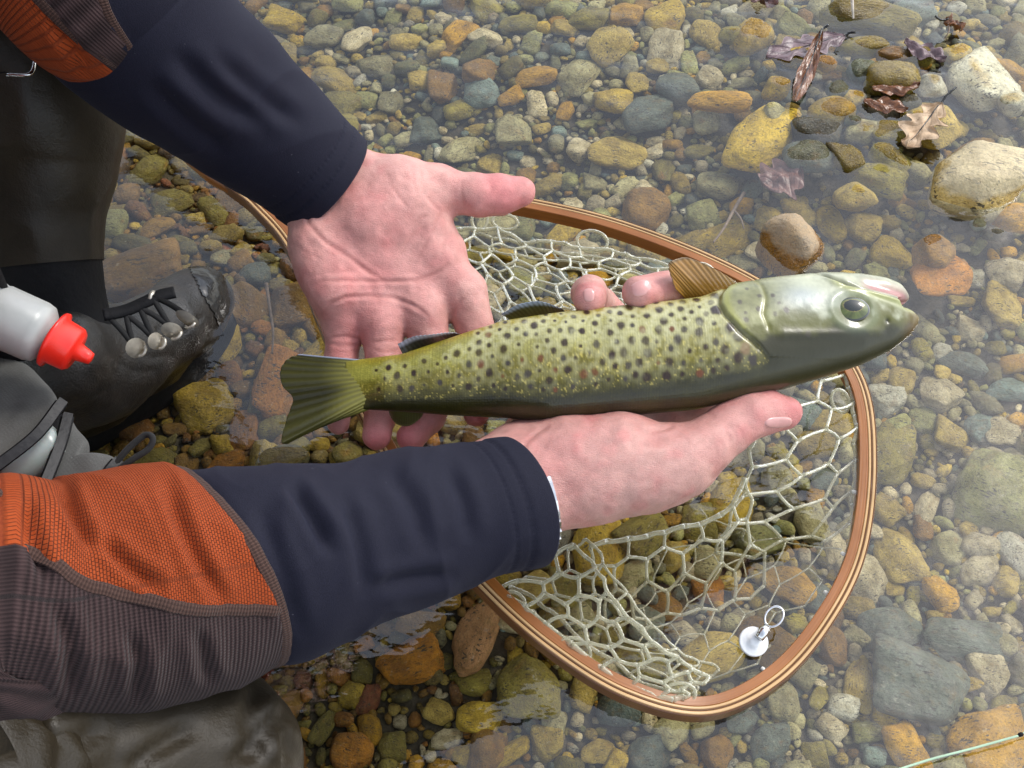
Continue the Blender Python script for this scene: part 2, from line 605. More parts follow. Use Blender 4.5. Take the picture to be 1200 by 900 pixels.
# stones that break the surface or stand out: things of their own
STONE_THINGS = [
 (1153, 205, 102, 98, -18, 'cream', 'mid', .026, .75, 4, .75, "large cream angular stone standing dry out of the water"),
 (932, 278, 68, 62, 28, 'brown', 'mid', .024, .75, 7, .95, "wet amber stone with a pale dry ridge above the water"),
 (1150, 88, 84, 84, 30, 'white', 'mid', .007, .2, 1, .5, "large white mottled stone awash beside the dry oak leaf"),
 (893, 160, 70, 96, -22, 'yellow', 'mid', -.003, .0, 4, .5, "long rounded yellow tan stone just under the surface by the red leaf"),
 (958, 152, 58, 36, -8, 'dark', 'round', .013, .0, 2, .9, "dark glossy domed pebble lying above the teal pebble"),
 (951, 181, 60, 36, -8, 'slate', 'round', .010, .0, 5, .8, "teal grey glossy pebble below the dark domed pebble"),
 (996, 183, 38, 46, 20, 'olive', 'mid', .008, .0, 6, .8, "small tan wet stone beside the teal pebble"),
 (1046, 182, 34, 46, 35, 'olive', 'mid', .007, .0, 7, .7, "narrow olive stone breaking the surface below the oak leaf"),
 (976, 128, 54, 42, 12, 'yellow', 'round', .008, .1, 0, .7, "pale yellow lumpy stone right of the dark curled leaf"),
 (1053, 84, 66, 40, 4, 'olive', 'round', .020, .15, 3, .9, "olive brown domed stone with a brown leaf at its foot"),
 (1010, 82, 34, 32, 0, 'blue', 'round', .012, .0, 1, .9, "small round bluish wet pebble beside the olive dome"),
 (912, 98, 34, 34, 0, 'yellow', 'round', .010, .0, 4, 1.0, "round olive yellow pebble rising left of the dark curled leaf"),
 (884, 36, 46, 52, -15, 'yellow', 'round', .012, .0, 6, .8, "amber yellow two lobed stone near the top edge"),
 (1018, 14, 128, 38, 2, 'olive', 'mid', .012, .1, 2, .8, "long flat olive stone at the top edge under the pale twig"),
 (1092, 138, 72, 62, -30, 'tan', 'angular', .004, .0, 5, .6, "tan stone underneath the dry oak leaf"),
 (848, 115, 80, 27, -3, 'ochre', 'round', -.003, .0, 7, .8, "long narrow orange tan stone lying level under the surface"),
 (1014, 52, 58, 26, 0, 'olive', 'round', .006, .0, 0, .8, "flat olive stone between the bluish pebble and the long flat stone"),
 (1046, 61, 42, 22, -5, 'brown', 'mid', .008, .0, 1, .8, "small brown stone tucked above the olive dome"),
 (1100, 318, 70, 70, 5, 'rust', 'mid', -.010, .0, 3, .4, "broad reddish brown submerged stone beyond the mouth of the trout"),
 (332, 536, 74, 44, 10, 'grey', 'round', .012, .3, 4, .8, "pale rounded stone showing between the tail fin and the navy sleeve"),
]
stone_group = "stones standing out at the water surface"
for (px, py, w, h, ang, col, kind, top, dry, var, flat, label) in STONE_THINGS:
    o = put_stone(px, py, w, h, ang, col, kind, top, dry, var, flat, "river_stone")
    tag(o, label, "stone", stone_group)

# recognisable stones on the bottom: pieces of the bed
BED_STONES = [
 (975,260,34,54,5,'yellow','round'),(1012,265,50,38,5,'tan','round'),(1178,357,48,50,-20,'tan','angular'),(1172,503,44,42,0,'cream','mid'),
 (1186,455,56,34,-10,'blue','round'),(1172,572,92,92,-25,'green','mid'),(1130,352,34,16,0,'tan','mid'),(1104,460,54,44,-35,'cream','angular'),
 (1040,467,42,38,0,'white','angular'),(1056,446,38,36,0,'tan','round'),(1055,648,58,68,10,'tan','mid'),(1016,677,56,56,20,'cream','angular'),
 (1112,640,48,42,0,'grey','mid'),(1197,648,44,64,30,'white','round'),(1150,668,48,36,0,'cream','mid'),(1135,750,108,48,-8,'slate','mid'),
 (1085,800,120,92,-14,'slate','mid'),(1045,735,84,50,8,'slate','mid'),(1160,790,42,52,10,'cream','angular'),(921,820,44,50,0,'grey','round'),
 (1010,800,40,66,-20,'tan','mid'),(1158,868,110,84,10,'ochre','mid'),(975,755,42,48,15,'brown','mid'),(1088,592,28,50,-30,'cream','round'),
 (1045,530,62,84,-10,'olive','mid'),(1150,502,42,40,0,'blue','round'),(1118,510,46,40,-20,'tan','mid'),(1085,490,38,38,0,'green','round'),
 (1135,425,64,34,-30,'slate','round'),(1140,325,30,24,0,'white','mid'),(1105,410,28,26,0,'white','round'),(1140,385,36,26,-10,'cream','angular'),
 (755,240,62,54,-12,'brown','mid'),(722,176,70,46,-5,'tan','mid'),(762,130,66,46,18,'slate','mid'),(845,214,56,38,-15,'grey','round'),
 (630,86,60,32,5,'ochre','round'),(566,106,44,38,0,'blue','round'),(664,130,20,34,-15,'ochre','mid'),(600,150,46,46,0,'grey','angular'),
 (795,100,50,44,0,'slate','round'),(770,75,30,22,0,'tan','mid'),(830,88,34,30,-30,'cream','mid'),(745,95,26,34,20,'tan','mid'),
 (870,95,34,18,0,'grey','round'),(830,140,34,34,0,'grey','round'),(820,175,42,20,8,'olive','round'),(770,165,26,16,0,'cream','round'),
 (690,145,30,18,20,'green','mid'),(720,115,46,40,0,'yellow','mid'),(620,190,26,28,0,'cream','round'),(560,80,44,40,0,'brown','mid'),
 (660,30,34,20,-5,'tan','mid'),(735,15,40,30,0,'ochre','angular'),(690,20,44,30,-10,'olive','mid'),(610,25,50,24,0,'olive','round'),
 (520,100,38,50,0,'brown','angular'),(500,150,40,38,0,'slate','mid'),(460,120,34,40,0,'grey','mid'),(440,75,44,36,10,'grey','mid'),
 (560,150,34,20,10,'tan','round'),(575,190,38,36,-10,'tan','mid'),(480,185,30,28,0,'ochre','round'),(380,40,46,40,0,'grey','mid'),
 (870,240,30,24,0,'ochre','mid'),(825,250,40,36,10,'green','mid'),(700,215,34,26,0,'grey','mid'),(905,255,40,30,0,'tan','mid'),
 (175,196,46,64,-12,'olive','round'),(158,318,116,84,12,'brown','mid'),(345,350,68,64,10,'brown','angular'),(240,470,68,62,25,'yellow','angular'),
 (330,448,60,86,-12,'rust','angular'),(286,505,36,56,10,'rust','angular'),(205,503,32,19,0,'brown','round'),(124,262,48,42,-10,'green','mid'),
 (138,180,26,34,-15,'rust','mid'),(200,235,54,34,25,'olive','mid'),(235,268,30,18,20,'brown','mid'),(150,225,34,36,0,'brown','round'),
 (300,320,40,34,0,'slate','round'),(260,300,34,24,0,'grey','mid'),(215,545,34,36,10,'brown','mid'),(180,540,50,40,-20,'olive','mid'),
 (265,545,50,34,20,'rust','mid'),(225,562,24,16,0,'yellow','mid'),(305,470,26,40,0,'olive','mid'),(375,520,30,20,0,'yellow','round'),
 (560,742,54,104,-22,'pink','round'),(482,774,80,54,26,'rust','mid'),(622,802,80,80,0,'olive','mid'),(560,838,62,42,-6,'yellow','mid'),
 (408,878,60,46,-20,'rust','mid'),(434,855,30,38,15,'ochre','round'),(432,820,30,36,0,'red','mid'),(411,814,32,30,-20,'yellow','mid'),
 (600,880,66,24,35,'yellow','mid'),(572,880,50,50,0,'brown','mid'),(516,836,40,32,-20,'tan','mid'),(555,800,46,32,10,'olive','mid'),
 (425,785,28,30,0,'olive','mid'),(605,768,22,24,0,'yellow','round'),(377,800,22,34,10,'ochre','mid'),(380,850,24,50,-20,'olive','mid'),
 (524,866,38,24,0,'cream','mid'),(460,875,36,34,0,'olive','mid'),(650,845,36,34,0,'grey','mid'),(470,845,20,18,0,'cream','round'),
 (640,870,40,40,0,'tan','angular'),(540,885,26,26,0,'yellow','mid'),(690,770,44,40,0,'tan','mid'),
 (700,642,70,84,10,'yellow','mid'),(752,772,66,54,0,'olive','round'),(925,682,66,48,-25,'ochre','mid'),(860,590,56,64,10,'yellow','mid'),
 (820,610,44,44,0,'olive','mid'),(665,690,44,50,0,'olive','mid'),(790,650,40,34,20,'tan','mid'),(870,720,32,20,0,'cream','round'),
 (830,690,40,34,0,'rust','mid'),(780,710,46,34,0,'brown','mid'),(950,610,44,50,20,'grey','mid'),(910,560,40,40,0,'grey','mid'),
 (965,560,34,30,0,'slate','mid'),(720,740,34,34,0,'olive','mid'),(600,430,60,44,0,'olive','mid'),(620,330,50,40,0,'green','mid'),
 (700,330,44,36,0,'ochre','mid'),(560,300,44,40,0,'olive','mid'),(760,290,50,40,0,'tan','mid'),(980,640,34,44,0,'cream','angular'),
 (760,880,60,44,10,'slate','mid'),(840,880,44,40,0,'brown','mid'),(700,880,44,30,0,'tan','mid'),(905,870,50,44,0,'slate','mid'),
 (955,885,34,30,0,'olive','mid'),(1050,690,30,20,0,'tan','mid'),(960,700,44,34,-30,'slate','mid'),(870,845,40,34,0,'slate','mid'),
]
for k, (px, py, w, h, ang, col, kind) in enumerate(BED_STONES):
    put_stone(px, py, w, h, ang, col, kind, None, 0.0, k, 0.58, "stone", bed)

for k, (px, py, w, h, ang, col, kind, top) in enumerate([(1040,152,44,34,10,'olive','mid',.006),(1012,152,38,28,-10,'grey','mid',.004),(984,104,26,22,0,'slate','round',.008),(1001,112,28,22,0,'tan','round',.006),
 (1078,62,34,26,0,'olive','round',.006),(1124,62,36,30,10,'tan','mid',.003),(1030,205,66,42,-12,'olive','mid',.003),(1004,226,50,36,0,'tan','mid',.002),(1112,200,42,32,20,'grey','mid',.002),
 (908,132,36,28,0,'grey','mid',.001),(930,62,36,26,10,'tan','mid',.003),(1066,118,30,24,0,'dark','round',.006),(1000,140,20,16,0,'slate','round',.006),(968,72,26,20,0,'ochre','round',.006),(1095,98,34,26,0,'white','mid',.004),
 (1188,118,40,34,0,'white','mid',.002),(1186,250,44,38,-15,'ochre','mid',.001),(1166,272,26,20,0,'dark','round',.005),(1148,262,18,14,0,'slate','round',.006),(1096,292,52,40,0,'brown','mid',.004),(858,38,30,22,0,'olive','round',.002),(1040,100,26,20,0,'dark','round',.008)]):
    put_stone(px, py, w, h, ang, col, kind, top, 0.0, k + 3, 0.8, "stone", bed)
# more stones between them, then gravel, each finding a free spot
X0, X1, Y0, Y1 = -0.62, 0.62, -0.42, 0.72
CELL = 0.03
_grid = {}
def _claim(x, y, r):
    _grid.setdefault((int(x // CELL), int(y // CELL)), []).append((x, y, r))
def _free(x, y, r, k=0.8):
    n = int((r + 0.045) // CELL) + 1
    i0, j0 = int(x // CELL), int(y // CELL)
    for i in range(i0 - n, i0 + n + 1):
        for j in range(j0 - n, j0 + n + 1):
            for (a, b, c) in _grid.get((i, j), ()):
                if (a - x) ** 2 + (b - y) ** 2 < (k * (r + c)) ** 2: return False
    return True
for s in PLACED: _claim(*s)
def in_view(x, y, mpx=40):
    q = proj(np.array([x, y, -0.04]))
    return -mpx < q[0] < 1200 + mpx and -mpx < q[1] < 900 + mpx
palette_r = ['tan'] * 5 + ['grey'] * 6 + ['olive'] * 3 + ['slate'] * 2 + ['cream'] * 5 + ['ochre'] * 2 + ['yellow'] * 2 + ['green'] * 4 + ['blue', 'white', 'brown']
palette_l = ['olive'] * 5 + ['ochre'] * 4 + ['brown'] * 4 + ['yellow'] * 3 + ['rust'] * 3 + ['tan'] * 2 + ['red']
pr = random.Random(5)
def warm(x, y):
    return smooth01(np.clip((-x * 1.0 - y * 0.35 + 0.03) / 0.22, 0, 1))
def pick(x, y):
    return pr.choice(palette_l if pr.random() < warm(x, y) else palette_r)
n_obj = len(BED_STONES) + 22
extra = []
for r0, tries in ((0.021, 260), (0.017, 600), (0.0135, 1600), (0.0105, 3000)):
    for _ in range(tries):
        x, y = pr.uniform(X0, X1), pr.uniform(Y0, Y1)
        r = r0 * pr.uniform(0.85, 1.2)
        if not in_view(x, y) or not _free(x, y, r, 0.80): continue
        _claim(x, y, r); extra.append((x, y, r))
for k, (x, y, r) in enumerate(extra[:300 - n_obj]):
    kind = pr.choice(['round', 'mid', 'mid', 'angular'])
    L = STONE_MESHES[kind]
    o = bpy.data.objects.new("stone", pr.choice(L)); COL.objects.link(o); o.parent = bed
    a, b = r * pr.uniform(0.95, 1.35), r * pr.uniform(0.72, 1.0)
    hh = min(a, b) * pr.uniform(0.5, 0.75)
    zb = float(bed_z(x, y))
    o.location = (x, y, min(zb + 0.5 * hh, -0.003 - hh)); o.scale = (a, b, hh)
    o.rotation_euler = (pr.uniform(-.2, .2), pr.uniform(-.2, .2), pr.uniform(0, 6.3))
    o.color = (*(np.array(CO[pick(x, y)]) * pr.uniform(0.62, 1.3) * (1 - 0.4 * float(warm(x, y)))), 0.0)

# the gravel: far too much to count
GV = [(pebble(ICO2[0], _sr, k), pebble(ICO1[0], _sr, k)) for k in ('round', 'mid', 'mid', 'angular', 'mid', 'round')]
spots = [(x, y, r, ICO2[1], 0) for (x, y, r) in extra[300 - n_obj:]]
for r0, tries, kf in ((0.0082, 7000, 0.74), (0.006, 16000, 0.70), (0.004, 30000, 0.66), (0.0027, 30000, 0.62)):
    for _ in range(tries):
        x, y = pr.uniform(X0, X1), pr.uniform(Y0, Y1)
        if not in_view(x, y, 60): continue
        r = r0 * pr.uniform(0.8, 1.25)
        if not _free(x, y, r, kf): continue
        _claim(x, y, r)
        spots.append((x, y, r, ICO2[1] if r0 > 0.006 else ICO1[1], 0 if r0 > 0.006 else 1))
# coarser cover beyond what the photograph shows, so that the bed goes on
ICO0 = ico(1); GV0 = [pebble(ICO0[0], _sr, k) for k in ('round', 'mid', 'mid', 'angular')]
for r0, tries in ((0.024, 900), (0.017, 3000), (0.012, 6000), (0.008, 9000)):
    for _ in range(tries):
        x, y = pr.uniform(-1.5, 1.5), pr.uniform(-1.1, 1.9)
        if in_view(x, y, 55): continue
        r = r0 * pr.uniform(0.8, 1.25)
        if not _free(x, y, r, 0.72): continue
        _claim(x, y, r); spots.append((x, y, r, ICO0[1], 2))
gV, gF, gC, off = [], [], [], 0
for (x, y, r, F, lod) in spots:
    V = GV[pr.randrange(len(GV))][lod] if lod < 2 else GV0[pr.randrange(4)]
    a = pr.uniform(0, 6.3); ca, sa = math.cos(a), math.sin(a)
    sx, sy = r * pr.uniform(0.9, 1.4), r * pr.uniform(0.7, 1.0)
    sz = min(sx, sy) * pr.uniform(0.55, 0.9)
    zz = float(bed_z(x, y)) + sz * 0.45 + pr.uniform(0, 0.002)
    U = V * (sx, sy, sz)
    tl = pr.uniform(-0.35, 0.35)
    U = np.stack([U[:, 0] * ca - U[:, 1] * sa, U[:, 0] * sa + U[:, 1] * ca, U[:, 2] + tl * U[:, 0]], 1) + (x, y, min(zz, -0.002 - sz))
    gV.append(U); gF.append(F + off); off += len(V)
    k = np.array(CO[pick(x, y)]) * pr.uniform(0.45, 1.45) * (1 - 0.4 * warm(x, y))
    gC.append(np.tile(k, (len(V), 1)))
gravel = mesh_obj("gravel", np.concatenate(gV), np.concatenate(gF), M_GRAVEL, None, True, None, np.concatenate(gC))
tag(gravel, "small mixed gravel filling the gaps between the stones on the bed", "gravel", kind="stuff")

# water ------------------------------------------------------------------------
def ell_dist(X, Y, e):
    x, y, a, b, an = e[:5]
    f = math.sqrt(max(1e-4, min(1.0, 1 - max(0, (e[6] - e[5]) / e[6]) ** 2)))   # waterline section of the stone
    u = (X - x) * math.cos(an) + (Y - y) * math.sin(an); w = -(X - x) * math.sin(an) + (Y - y) * math.cos(an)
    q = np.hypot(u / (a * f), w / (b * f))
    return (q - 1) * min(a, b) * f
wx, wy = axis_coords(-0.62, 0.62, 0.0035), axis_coords(-0.36, 0.78, 0.0035)
WX, WY = np.meshgrid(wx, wy, indexing='ij')
pz = np.stack([WX, WY, 0 * WX], -1)
near = np.exp(-(np.hypot(WX, WY - 0.1) / 1.5) ** 4)
far_amp = 0.45 + 1.6 * smooth01((WY + 0.05 - 0.5 * WX) / 0.45)           # livelier towards the far left
warp = np.stack([WX + 0.02 * noise(pz, 9, 41), WY * 1.5 + 0.02 * noise(pz, 9, 42), 0 * WX], -1)
H = near * far_amp * (0.00085 * noise(warp, 24, 31) + 0.00022 * noise(warp, 55, 32))
bc = P(222, 358, 0.0)
rb = np.hypot((WX - bc[0]), (WY - bc[1]))
H += 0.0011 * np.sin((rb - 0.03) * 2 * math.pi / 0.011) * np.exp(-np.maximum(rb - 0.035, 0) / 0.014) * (rb > 0.02)
for e in EMERGED:
    if e[5] > 0.002:
        d = ell_dist(WX, WY, e)
        H += 0.0010 * np.exp(-np.maximum(d, 0) / 0.0035)
m = Mat("clear_water"); v = m.pos()
bmp = m.bump(m.noise(m.pos((1.0, 1.7, 1.0)), 30, 3, 0.45), 0.0024, 0.6)
geo = m.n("NewGeometry"); dt = m.n("VectorMath", operation='DOT_PRODUCT'); m.l(geo.outputs["Incoming"], dt.inputs[0]); m.l(bmp, dt.inputs[1])
ct = m.math('ABSOLUTE', dt.outputs["Value"])
fres = m.math('ADD', m.math('MULTIPLY', m.math('POWER', m.math('SUBTRACT', 1.0, ct, True), 5.0), 0.92), 0.080)      # Schlick, the same from above and below
tr = m.n("BsdfTransparent"); tr.inputs["Color"].default_value = (0.99, 0.985, 0.955, 1)
gl = m.n("BsdfGlossy"); gl.inputs["Roughness"].default_value = 0.035; m.l(bmp, gl.inputs["Normal"])
mx = m.n("MixShader"); m.l(fres, mx.inputs[0]); m.l(tr.outputs[0], mx.inputs[1]); m.l(gl.outputs[0], mx.inputs[2])
m.l(mx.outputs[0], m.out.inputs["Surface"])
water = mesh_obj("water", np.stack([WX, WY, H], -1).reshape(-1, 3), grid_faces(len(wx), len(wy))[:, ::-1], m.m)
tag(water, "clear shallow stream water reflecting a pale sky", kind="structure")

# ================================================================== the trout
trout = thing("trout", "olive and silver brown trout with dark spots lying across two hands", "fish")
TOP = np.array([(404,424),(420,421),(470,415),(500,405),(548,389),(590,376),(650,367),(713,360),(793,352),(824,348),(855,336),(908,325),(966,319),(1010,319),(1040,324),(1058,331),(1070,345),(1076,364)], float)
BOT = np.array([(404,478),(419,480),(434,480),(470,482),(530,486),(596,489),(640,493),(678,491),(755,484),(812,479),(870,466),(908,457),(947,446),(1004,428),(1042,410),(1064,393),(1073,382),(1076,376)], float)
def ftop(x): return np.interp(x, TOP[:, 0], TOP[:, 1])
def fbot(x): return np.interp(x, BOT[:, 0], BOT[:, 1])
ROLL = math.radians(20)
DV = np.array([0, math.cos(ROLL), math.sin(ROLL)])        # towards the belly
NF = np.array([0, -math.sin(ROLL), math.cos(ROLL)])       # out of the upper flank
def fish_z(x): return np.interp(x, [330, 404, 600, 850, 1080], [0.112, 0.114, 0.121, 0.127, 0.128])
NX, NT = 560, 224
tt = np.linspace(0, 1, NX)
xs = 404 + (1076 - 404) * (1 - (1 - tt) ** 1.0)
xs = np.concatenate([np.linspace(404, 1040, NX - 90), 1040 + 36 * np.sin(np.linspace(0, 1, 91)[1:] * math.pi / 2)])
def smooth1(a, k):
    w = np.hanning(2 * k + 1); w /= w.sum()
    return np.convolve(np.pad(a, k, mode='edge'), w, 'valid')
xi = np.linspace(404, 1076, 2000)
ft, fb = smooth1(ftop(xi), 26), smooth1(fbot(xi), 26)
th = np.arange(NT) * 2 * math.pi / NT
FV = np.zeros((NX, NT, 3)); FPx = np.zeros((NX, NT)); Fv = np.zeros((NX, NT))
for i, x in enumerate(xs):
    t_, b_ = np.interp(x, xi, ft), np.interp(x, xi, fb)
    if x > 1052:
        k = (x - 1052) / 24.0
        t_, b_ = np.interp(x, TOP[:, 0], TOP[:, 1]) * k + t_ * (1 - k), np.interp(x, BOT[:, 0], BOT[:, 1]) * k + b_ * (1 - k)
    cy = 0.5 * (t_ + b_)
    c, hb = PR(x, cy, float(fish_z(x)), max(0.5 * (b_ - t_), 1.2))
    hb /= 0.965
    ratio = np.interp(x, [404, 452, 600, 800, 900, 1000, 1060, 1076], [0.04, 0.44, 0.60, 0.64, 0.64, 0.58, 0.52, 0.6])
    ha = hb * ratio
    cs, sn = np.cos(th), np.sin(th)
    e = 0.92
    FV[i] = c + DV * (hb * np.sign(cs) * np.abs(cs) ** e)[:, None] + NF * (ha * np.sign(sn) * np.abs(sn) ** e)[:, None]
    FPx[i] = x; Fv[i] = 0.5 * (1 - cs)
shape = FV.shape
V = FV.reshape(-1, 3); X = FPx.ravel(); Vv = Fv.ravel()
upper = np.tile(np.sin(th) > -0.05, NX)
yy = np.interp(X, xi, ft) + Vv * (np.interp(X, xi, fb) - np.interp(X, xi, ft))     # where on the flank, measured like the photo
Q2 = np.stack([X, yy], 1)
Nn = np.tile(DV, (len(V), 1)) * np.tile(np.cos(th), NX)[:, None] + NF * np.tile(np.sin(th), NX)[:, None]

# head relief: gill cover, maxilla, jaw, nostril
def groove(line, w, dep, sharp=False):
    global V
    d, t = poly_dist(Q2, line)
    f = np.exp(-(d / w) ** 2) * np.clip(np.minimum(t, 1 - t) * 12, 0.15, 1)
    V = V - Nn * (dep * f)[:, None]
    return f
GILL = [(868,330),(852,340),(841,354),(838,368),(843,384),(856,400),(872,412),(886,426)]
PRE = [(884,328),(889,345),(891,364),(886,384),(892,402)]
MAX = [(958,322),(970,334),(987,343),(1010,348),(1035,353),(1052,357),(1074,364)]
dg, tg = poly_dist(Q2, GILL)
side = X - np.interp(yy, [p[1] for p in GILL], [p[0] for p in GILL])
cover = np.exp(-np.maximum(side, 0) / 26.0) * (side > 0) * ((yy > 330) & (yy < 428))
V = V + Nn * (0.0013 * cover * smooth01(side / 5))[:, None]
f_gill = groove(GILL, 2.6, 0.0014)
f_pre = groove(PRE, 2.6, 0.0007)
f_max = groove(MAX, 3.0, 0.0024)
f_max2 = groove([(975,347),(1000,354),(1030,361),(1056,367)], 2.5, 0.0008)
f_ridge = groove([(896,404),(940,402),(985,400),(1030,394)], 5, -0.0008)
my = np.interp(X, [p[0] for p in MAX], [p[1] for p in MAX])
jaw = smooth01((my - yy) / 5.0) * smooth01((X - 985) / 30)
V = V - Nn * (0.0040 * jaw * np.exp(-((yy - (my - 12)) / 11.0) ** 2))[:, None]
V = V + Nn * (0.0013 * np.exp(-((yy - (my + 7)) / 5.0) ** 2) * smooth01((X - 958) / 14) * smooth01((1062 - X) / 20))[:, None]
gap = np.exp(-((yy - 358) / 8.0) ** 2) * smooth01((X - 1046) / 24)            # the mouth opening bites into the snout
V = V - (RIGHT * 0.016)[None, :] * gap[:, None]
dn = np.hypot(X - 1030, yy - 383)
V = V - Nn * (0.0012 * np.exp(-(dn / 3.0) ** 2))[:, None]
de = np.hypot((X - 990) / 1.25, yy - 374)
V = V - Nn * (0.0012 * np.exp(-(de / 15.0) ** 4))[:, None] + Nn * (0.0005 * np.exp(-((de - 20) / 4.0) ** 2))[:, None]

# colours of the skin
def lerp(a, b, t): return a + (b - a) * np.asarray(t)[:, None]
def C3(*c): return np.array(c, float)
npx = np.stack([X, yy, 0 * X], 1)
def nz(s, seed, o=3): return fbm(npx, s, seed, o)
vv = Vv + 0.035 * nz(0.02, 3) + 0.02 * nz(0.12, 5)
gold, silver, olive, dark = C3(.31, .255, .03), C3(.34, .315, .11), C3(.17, .145, .014), C3(.030, .027, .004)
tailness = smooth01((640 - X) / 170)
pal = lerp(np.tile(silver, (len(X), 1)), np.tile(C3(.33, .31, .065), (len(X), 1)), tailness)
c = lerp(np.tile(gold, (len(X), 1)), pal, smooth01((vv - 0.06) / 0.18))
c = lerp(c, np.tile(olive, (len(X), 1)), smooth01((vv - 0.38) / 0.16))
c = lerp(c, np.tile(C3(.080, .070, .008), (len(X), 1)), smooth01((vv - 0.62) / 0.10))
c = lerp(c, np.tile(dark, (len(X), 1)), smooth01((vv - 0.76) / 0.10))
# scales: rows of small pale and golden flecks
row = np.sin(X * 1.55 + np.floor(yy / 2.6) * 3.1) * np.sin(yy * 1.2)
fleck = smooth01((row * 0.5 + 0.5 * nz(0.45, 61, 2) + 0.12) / 0.8)
c = c * (0.84 + 0.36 * fleck)[:, None]
gl = smooth01((nz(0.5, 71, 2) - 0.62) / 0.25) * smooth01((vv - 0.35) / 0.15) * smooth01((0.86 - vv) / 0.1)
c = lerp(c, np.tile(C3(.55, .45, .12), (len(X), 1)), np.clip(gl, 0, 1) * 0.75)
c = c * (1 + 0.20 * nz(0.05, 81))[:, None]
# spots: dark centre, pale halo
sr = random.Random(14)
SP = []
tries = 0
while len(SP) < 165 and tries < 20000:
    tries += 1
    x = sr.uniform(440, 872); v = sr.triangular(0.02, 0.80, 0.30)
    if x < 560 and (v < 0.30 or v > 0.72): continue
    if v > 0.66 and sr.random() < 0.6: continue
    y = float(np.interp(x, xi, ft) + v * (np.interp(x, xi, fb) - np.interp(x, xi, ft)))
    g = float(np.interp(y, [p[1] for p in GILL], [p[0] for p in GILL]))
    if x > g - 5: continue
    if any((x - a) ** 2 + (y - b) ** 2 < 12.0 ** 2 for a, b, *_ in SP): continue
    SP.append((x, y, sr.uniform(1.9, 5.2) * (0.9 if x < 560 else 1.0 + 0.25 * max(0, (x - 700) / 170)), sr.uniform(0.82, 1.0), sr.random()))
SP += [(861,369,3.4,.8,.9),(866,383,2.6,.7,.9),(881,378,3.6,.8,.9),(884,361,3,.75,.9),(899,361,3.4,.8,.9),(912,379,4,.85,.9),(834,377,6.5,1,.1),(849,398,5.4,1,.1),(866,391,3.6,.7,.9),(899,384,3.0,.6,.5),(935,402,4,.5,.1),(872,350,2.6,.7,.9),(905,371,2.4,.7,.9)]
for (sx, sy, r, s, hue) in SP:
    w = np.abs(X - sx) < 16
    idx = np.nonzero(w & upper & (np.abs(yy - sy) < 16))[0]
    d = np.hypot(X[idx] - sx, (yy[idx] - sy) * 0.9) * (1 + 0.22 * noise(npx[idx], 0.28, 7))
    halo = np.exp(-((d - r * 1.7) / (r * 0.75)) ** 2) * 0.5
    c[idx] = lerp(c[idx], np.tile(C3(.62, .60, .42), (len(idx), 1)), halo * (0.35 + 0.5 * (sx > 520)) * np.clip(1.3 - (Vv[idx]) * 1.5, 0, 1))
    core = smooth01((r * 1.15 - d) / (r * 0.55)) * s
    cc = C3(.028, .012, .008) if hue < .60 else (C3(.050, .040, .042) if hue < .90 else C3(.15, .045, .015))
    c[idx] = lerp(c[idx], np.tile(cc, (len(idx), 1)), core)
# head colours
head = smooth01((side + 2) / 8)
hc_top = lerp(np.tile(C3(.30, .30, .17), (len(X), 1)), np.tile(C3(.42, .43, .36), (len(X), 1)), smooth01((X - 880) / 60))
hv = (yy - np.interp(X, [838, 900, 960, 1010, 1050, 1076], [392, 392, 372, 366, 362, 360])) / 10.0 + 1.1 * nz(0.045, 91) + 0.5 * nz(0.16, 92)
hc_top = hc_top * (1 + 0.28 * nz(0.035, 95, 4) + 0.10 * nz(0.3, 96, 2))[:, None]
hcol = lerp(hc_top, np.tile(C3(.115, .115, .026), (len(X), 1)), smooth01(hv * 0.5 + 0.5))
hcol = lerp(hcol, np.tile(C3(.028, .026, .006), (len(X), 1)), smooth01((yy - np.interp(X, [840, 950, 1060], [404, 390, 380])) / 14 + 0.4 * nz(0.06, 93)))
hcol = lerp(hcol, np.tile(C3(.36, .41, .52), (len(X), 1)), 0.7 * np.exp(-((X - 935) / 26) ** 2 - ((yy - 362) / 15) ** 2))
hcol = lerp(hcol, np.tile(C3(.36, .44, .38), (len(X), 1)), 0.22 * np.exp(-((de - 19) / 6.0) ** 2))
hcol = lerp(hcol, np.tile(C3(.30, .30, .09), (len(X), 1)), 0.8 * np.exp(-((side - 8) / 5) ** 2) * (yy < 400))
hcol = lerp(hcol, np.tile(C3(.34, .35, .14), (len(X), 1)), 0.9 * np.exp(-((yy - (my + 6)) / 6.0) ** 2) * smooth01((X - 962) / 14))
pink = jaw * smooth01((X - 1000) / 25) * np.exp(-((yy - (my - 9)) / 9.0) ** 2)
hcol = lerp(hcol, np.tile(C3(.42, .17, .20), (len(X), 1)), np.clip(pink * 1.3, 0, 1) * 0.9)
hcol = lerp(hcol, np.tile(C3(.16, .09, .03), (len(X), 1)), smooth01((X - 1044) / 26) * smooth01((yy - 366) / 8) * 0.7)
hcol = lerp(hcol, np.tile(C3(.10, .12, .10), (len(X), 1)), smooth01((X - 1055) / 14) * smooth01((352 - yy) / 8) * 0.6)
hcol = hcol * (1 - 0.75 * np.clip(np.exp(-(dn / 2.6) ** 2), 0, 1))[:, None]
hcol = lerp(hcol, np.tile(C3(.05, .05, .02), (len(X), 1)), np.clip(f_max * 0.55, 0, 1))
c = lerp(c, hcol, head)
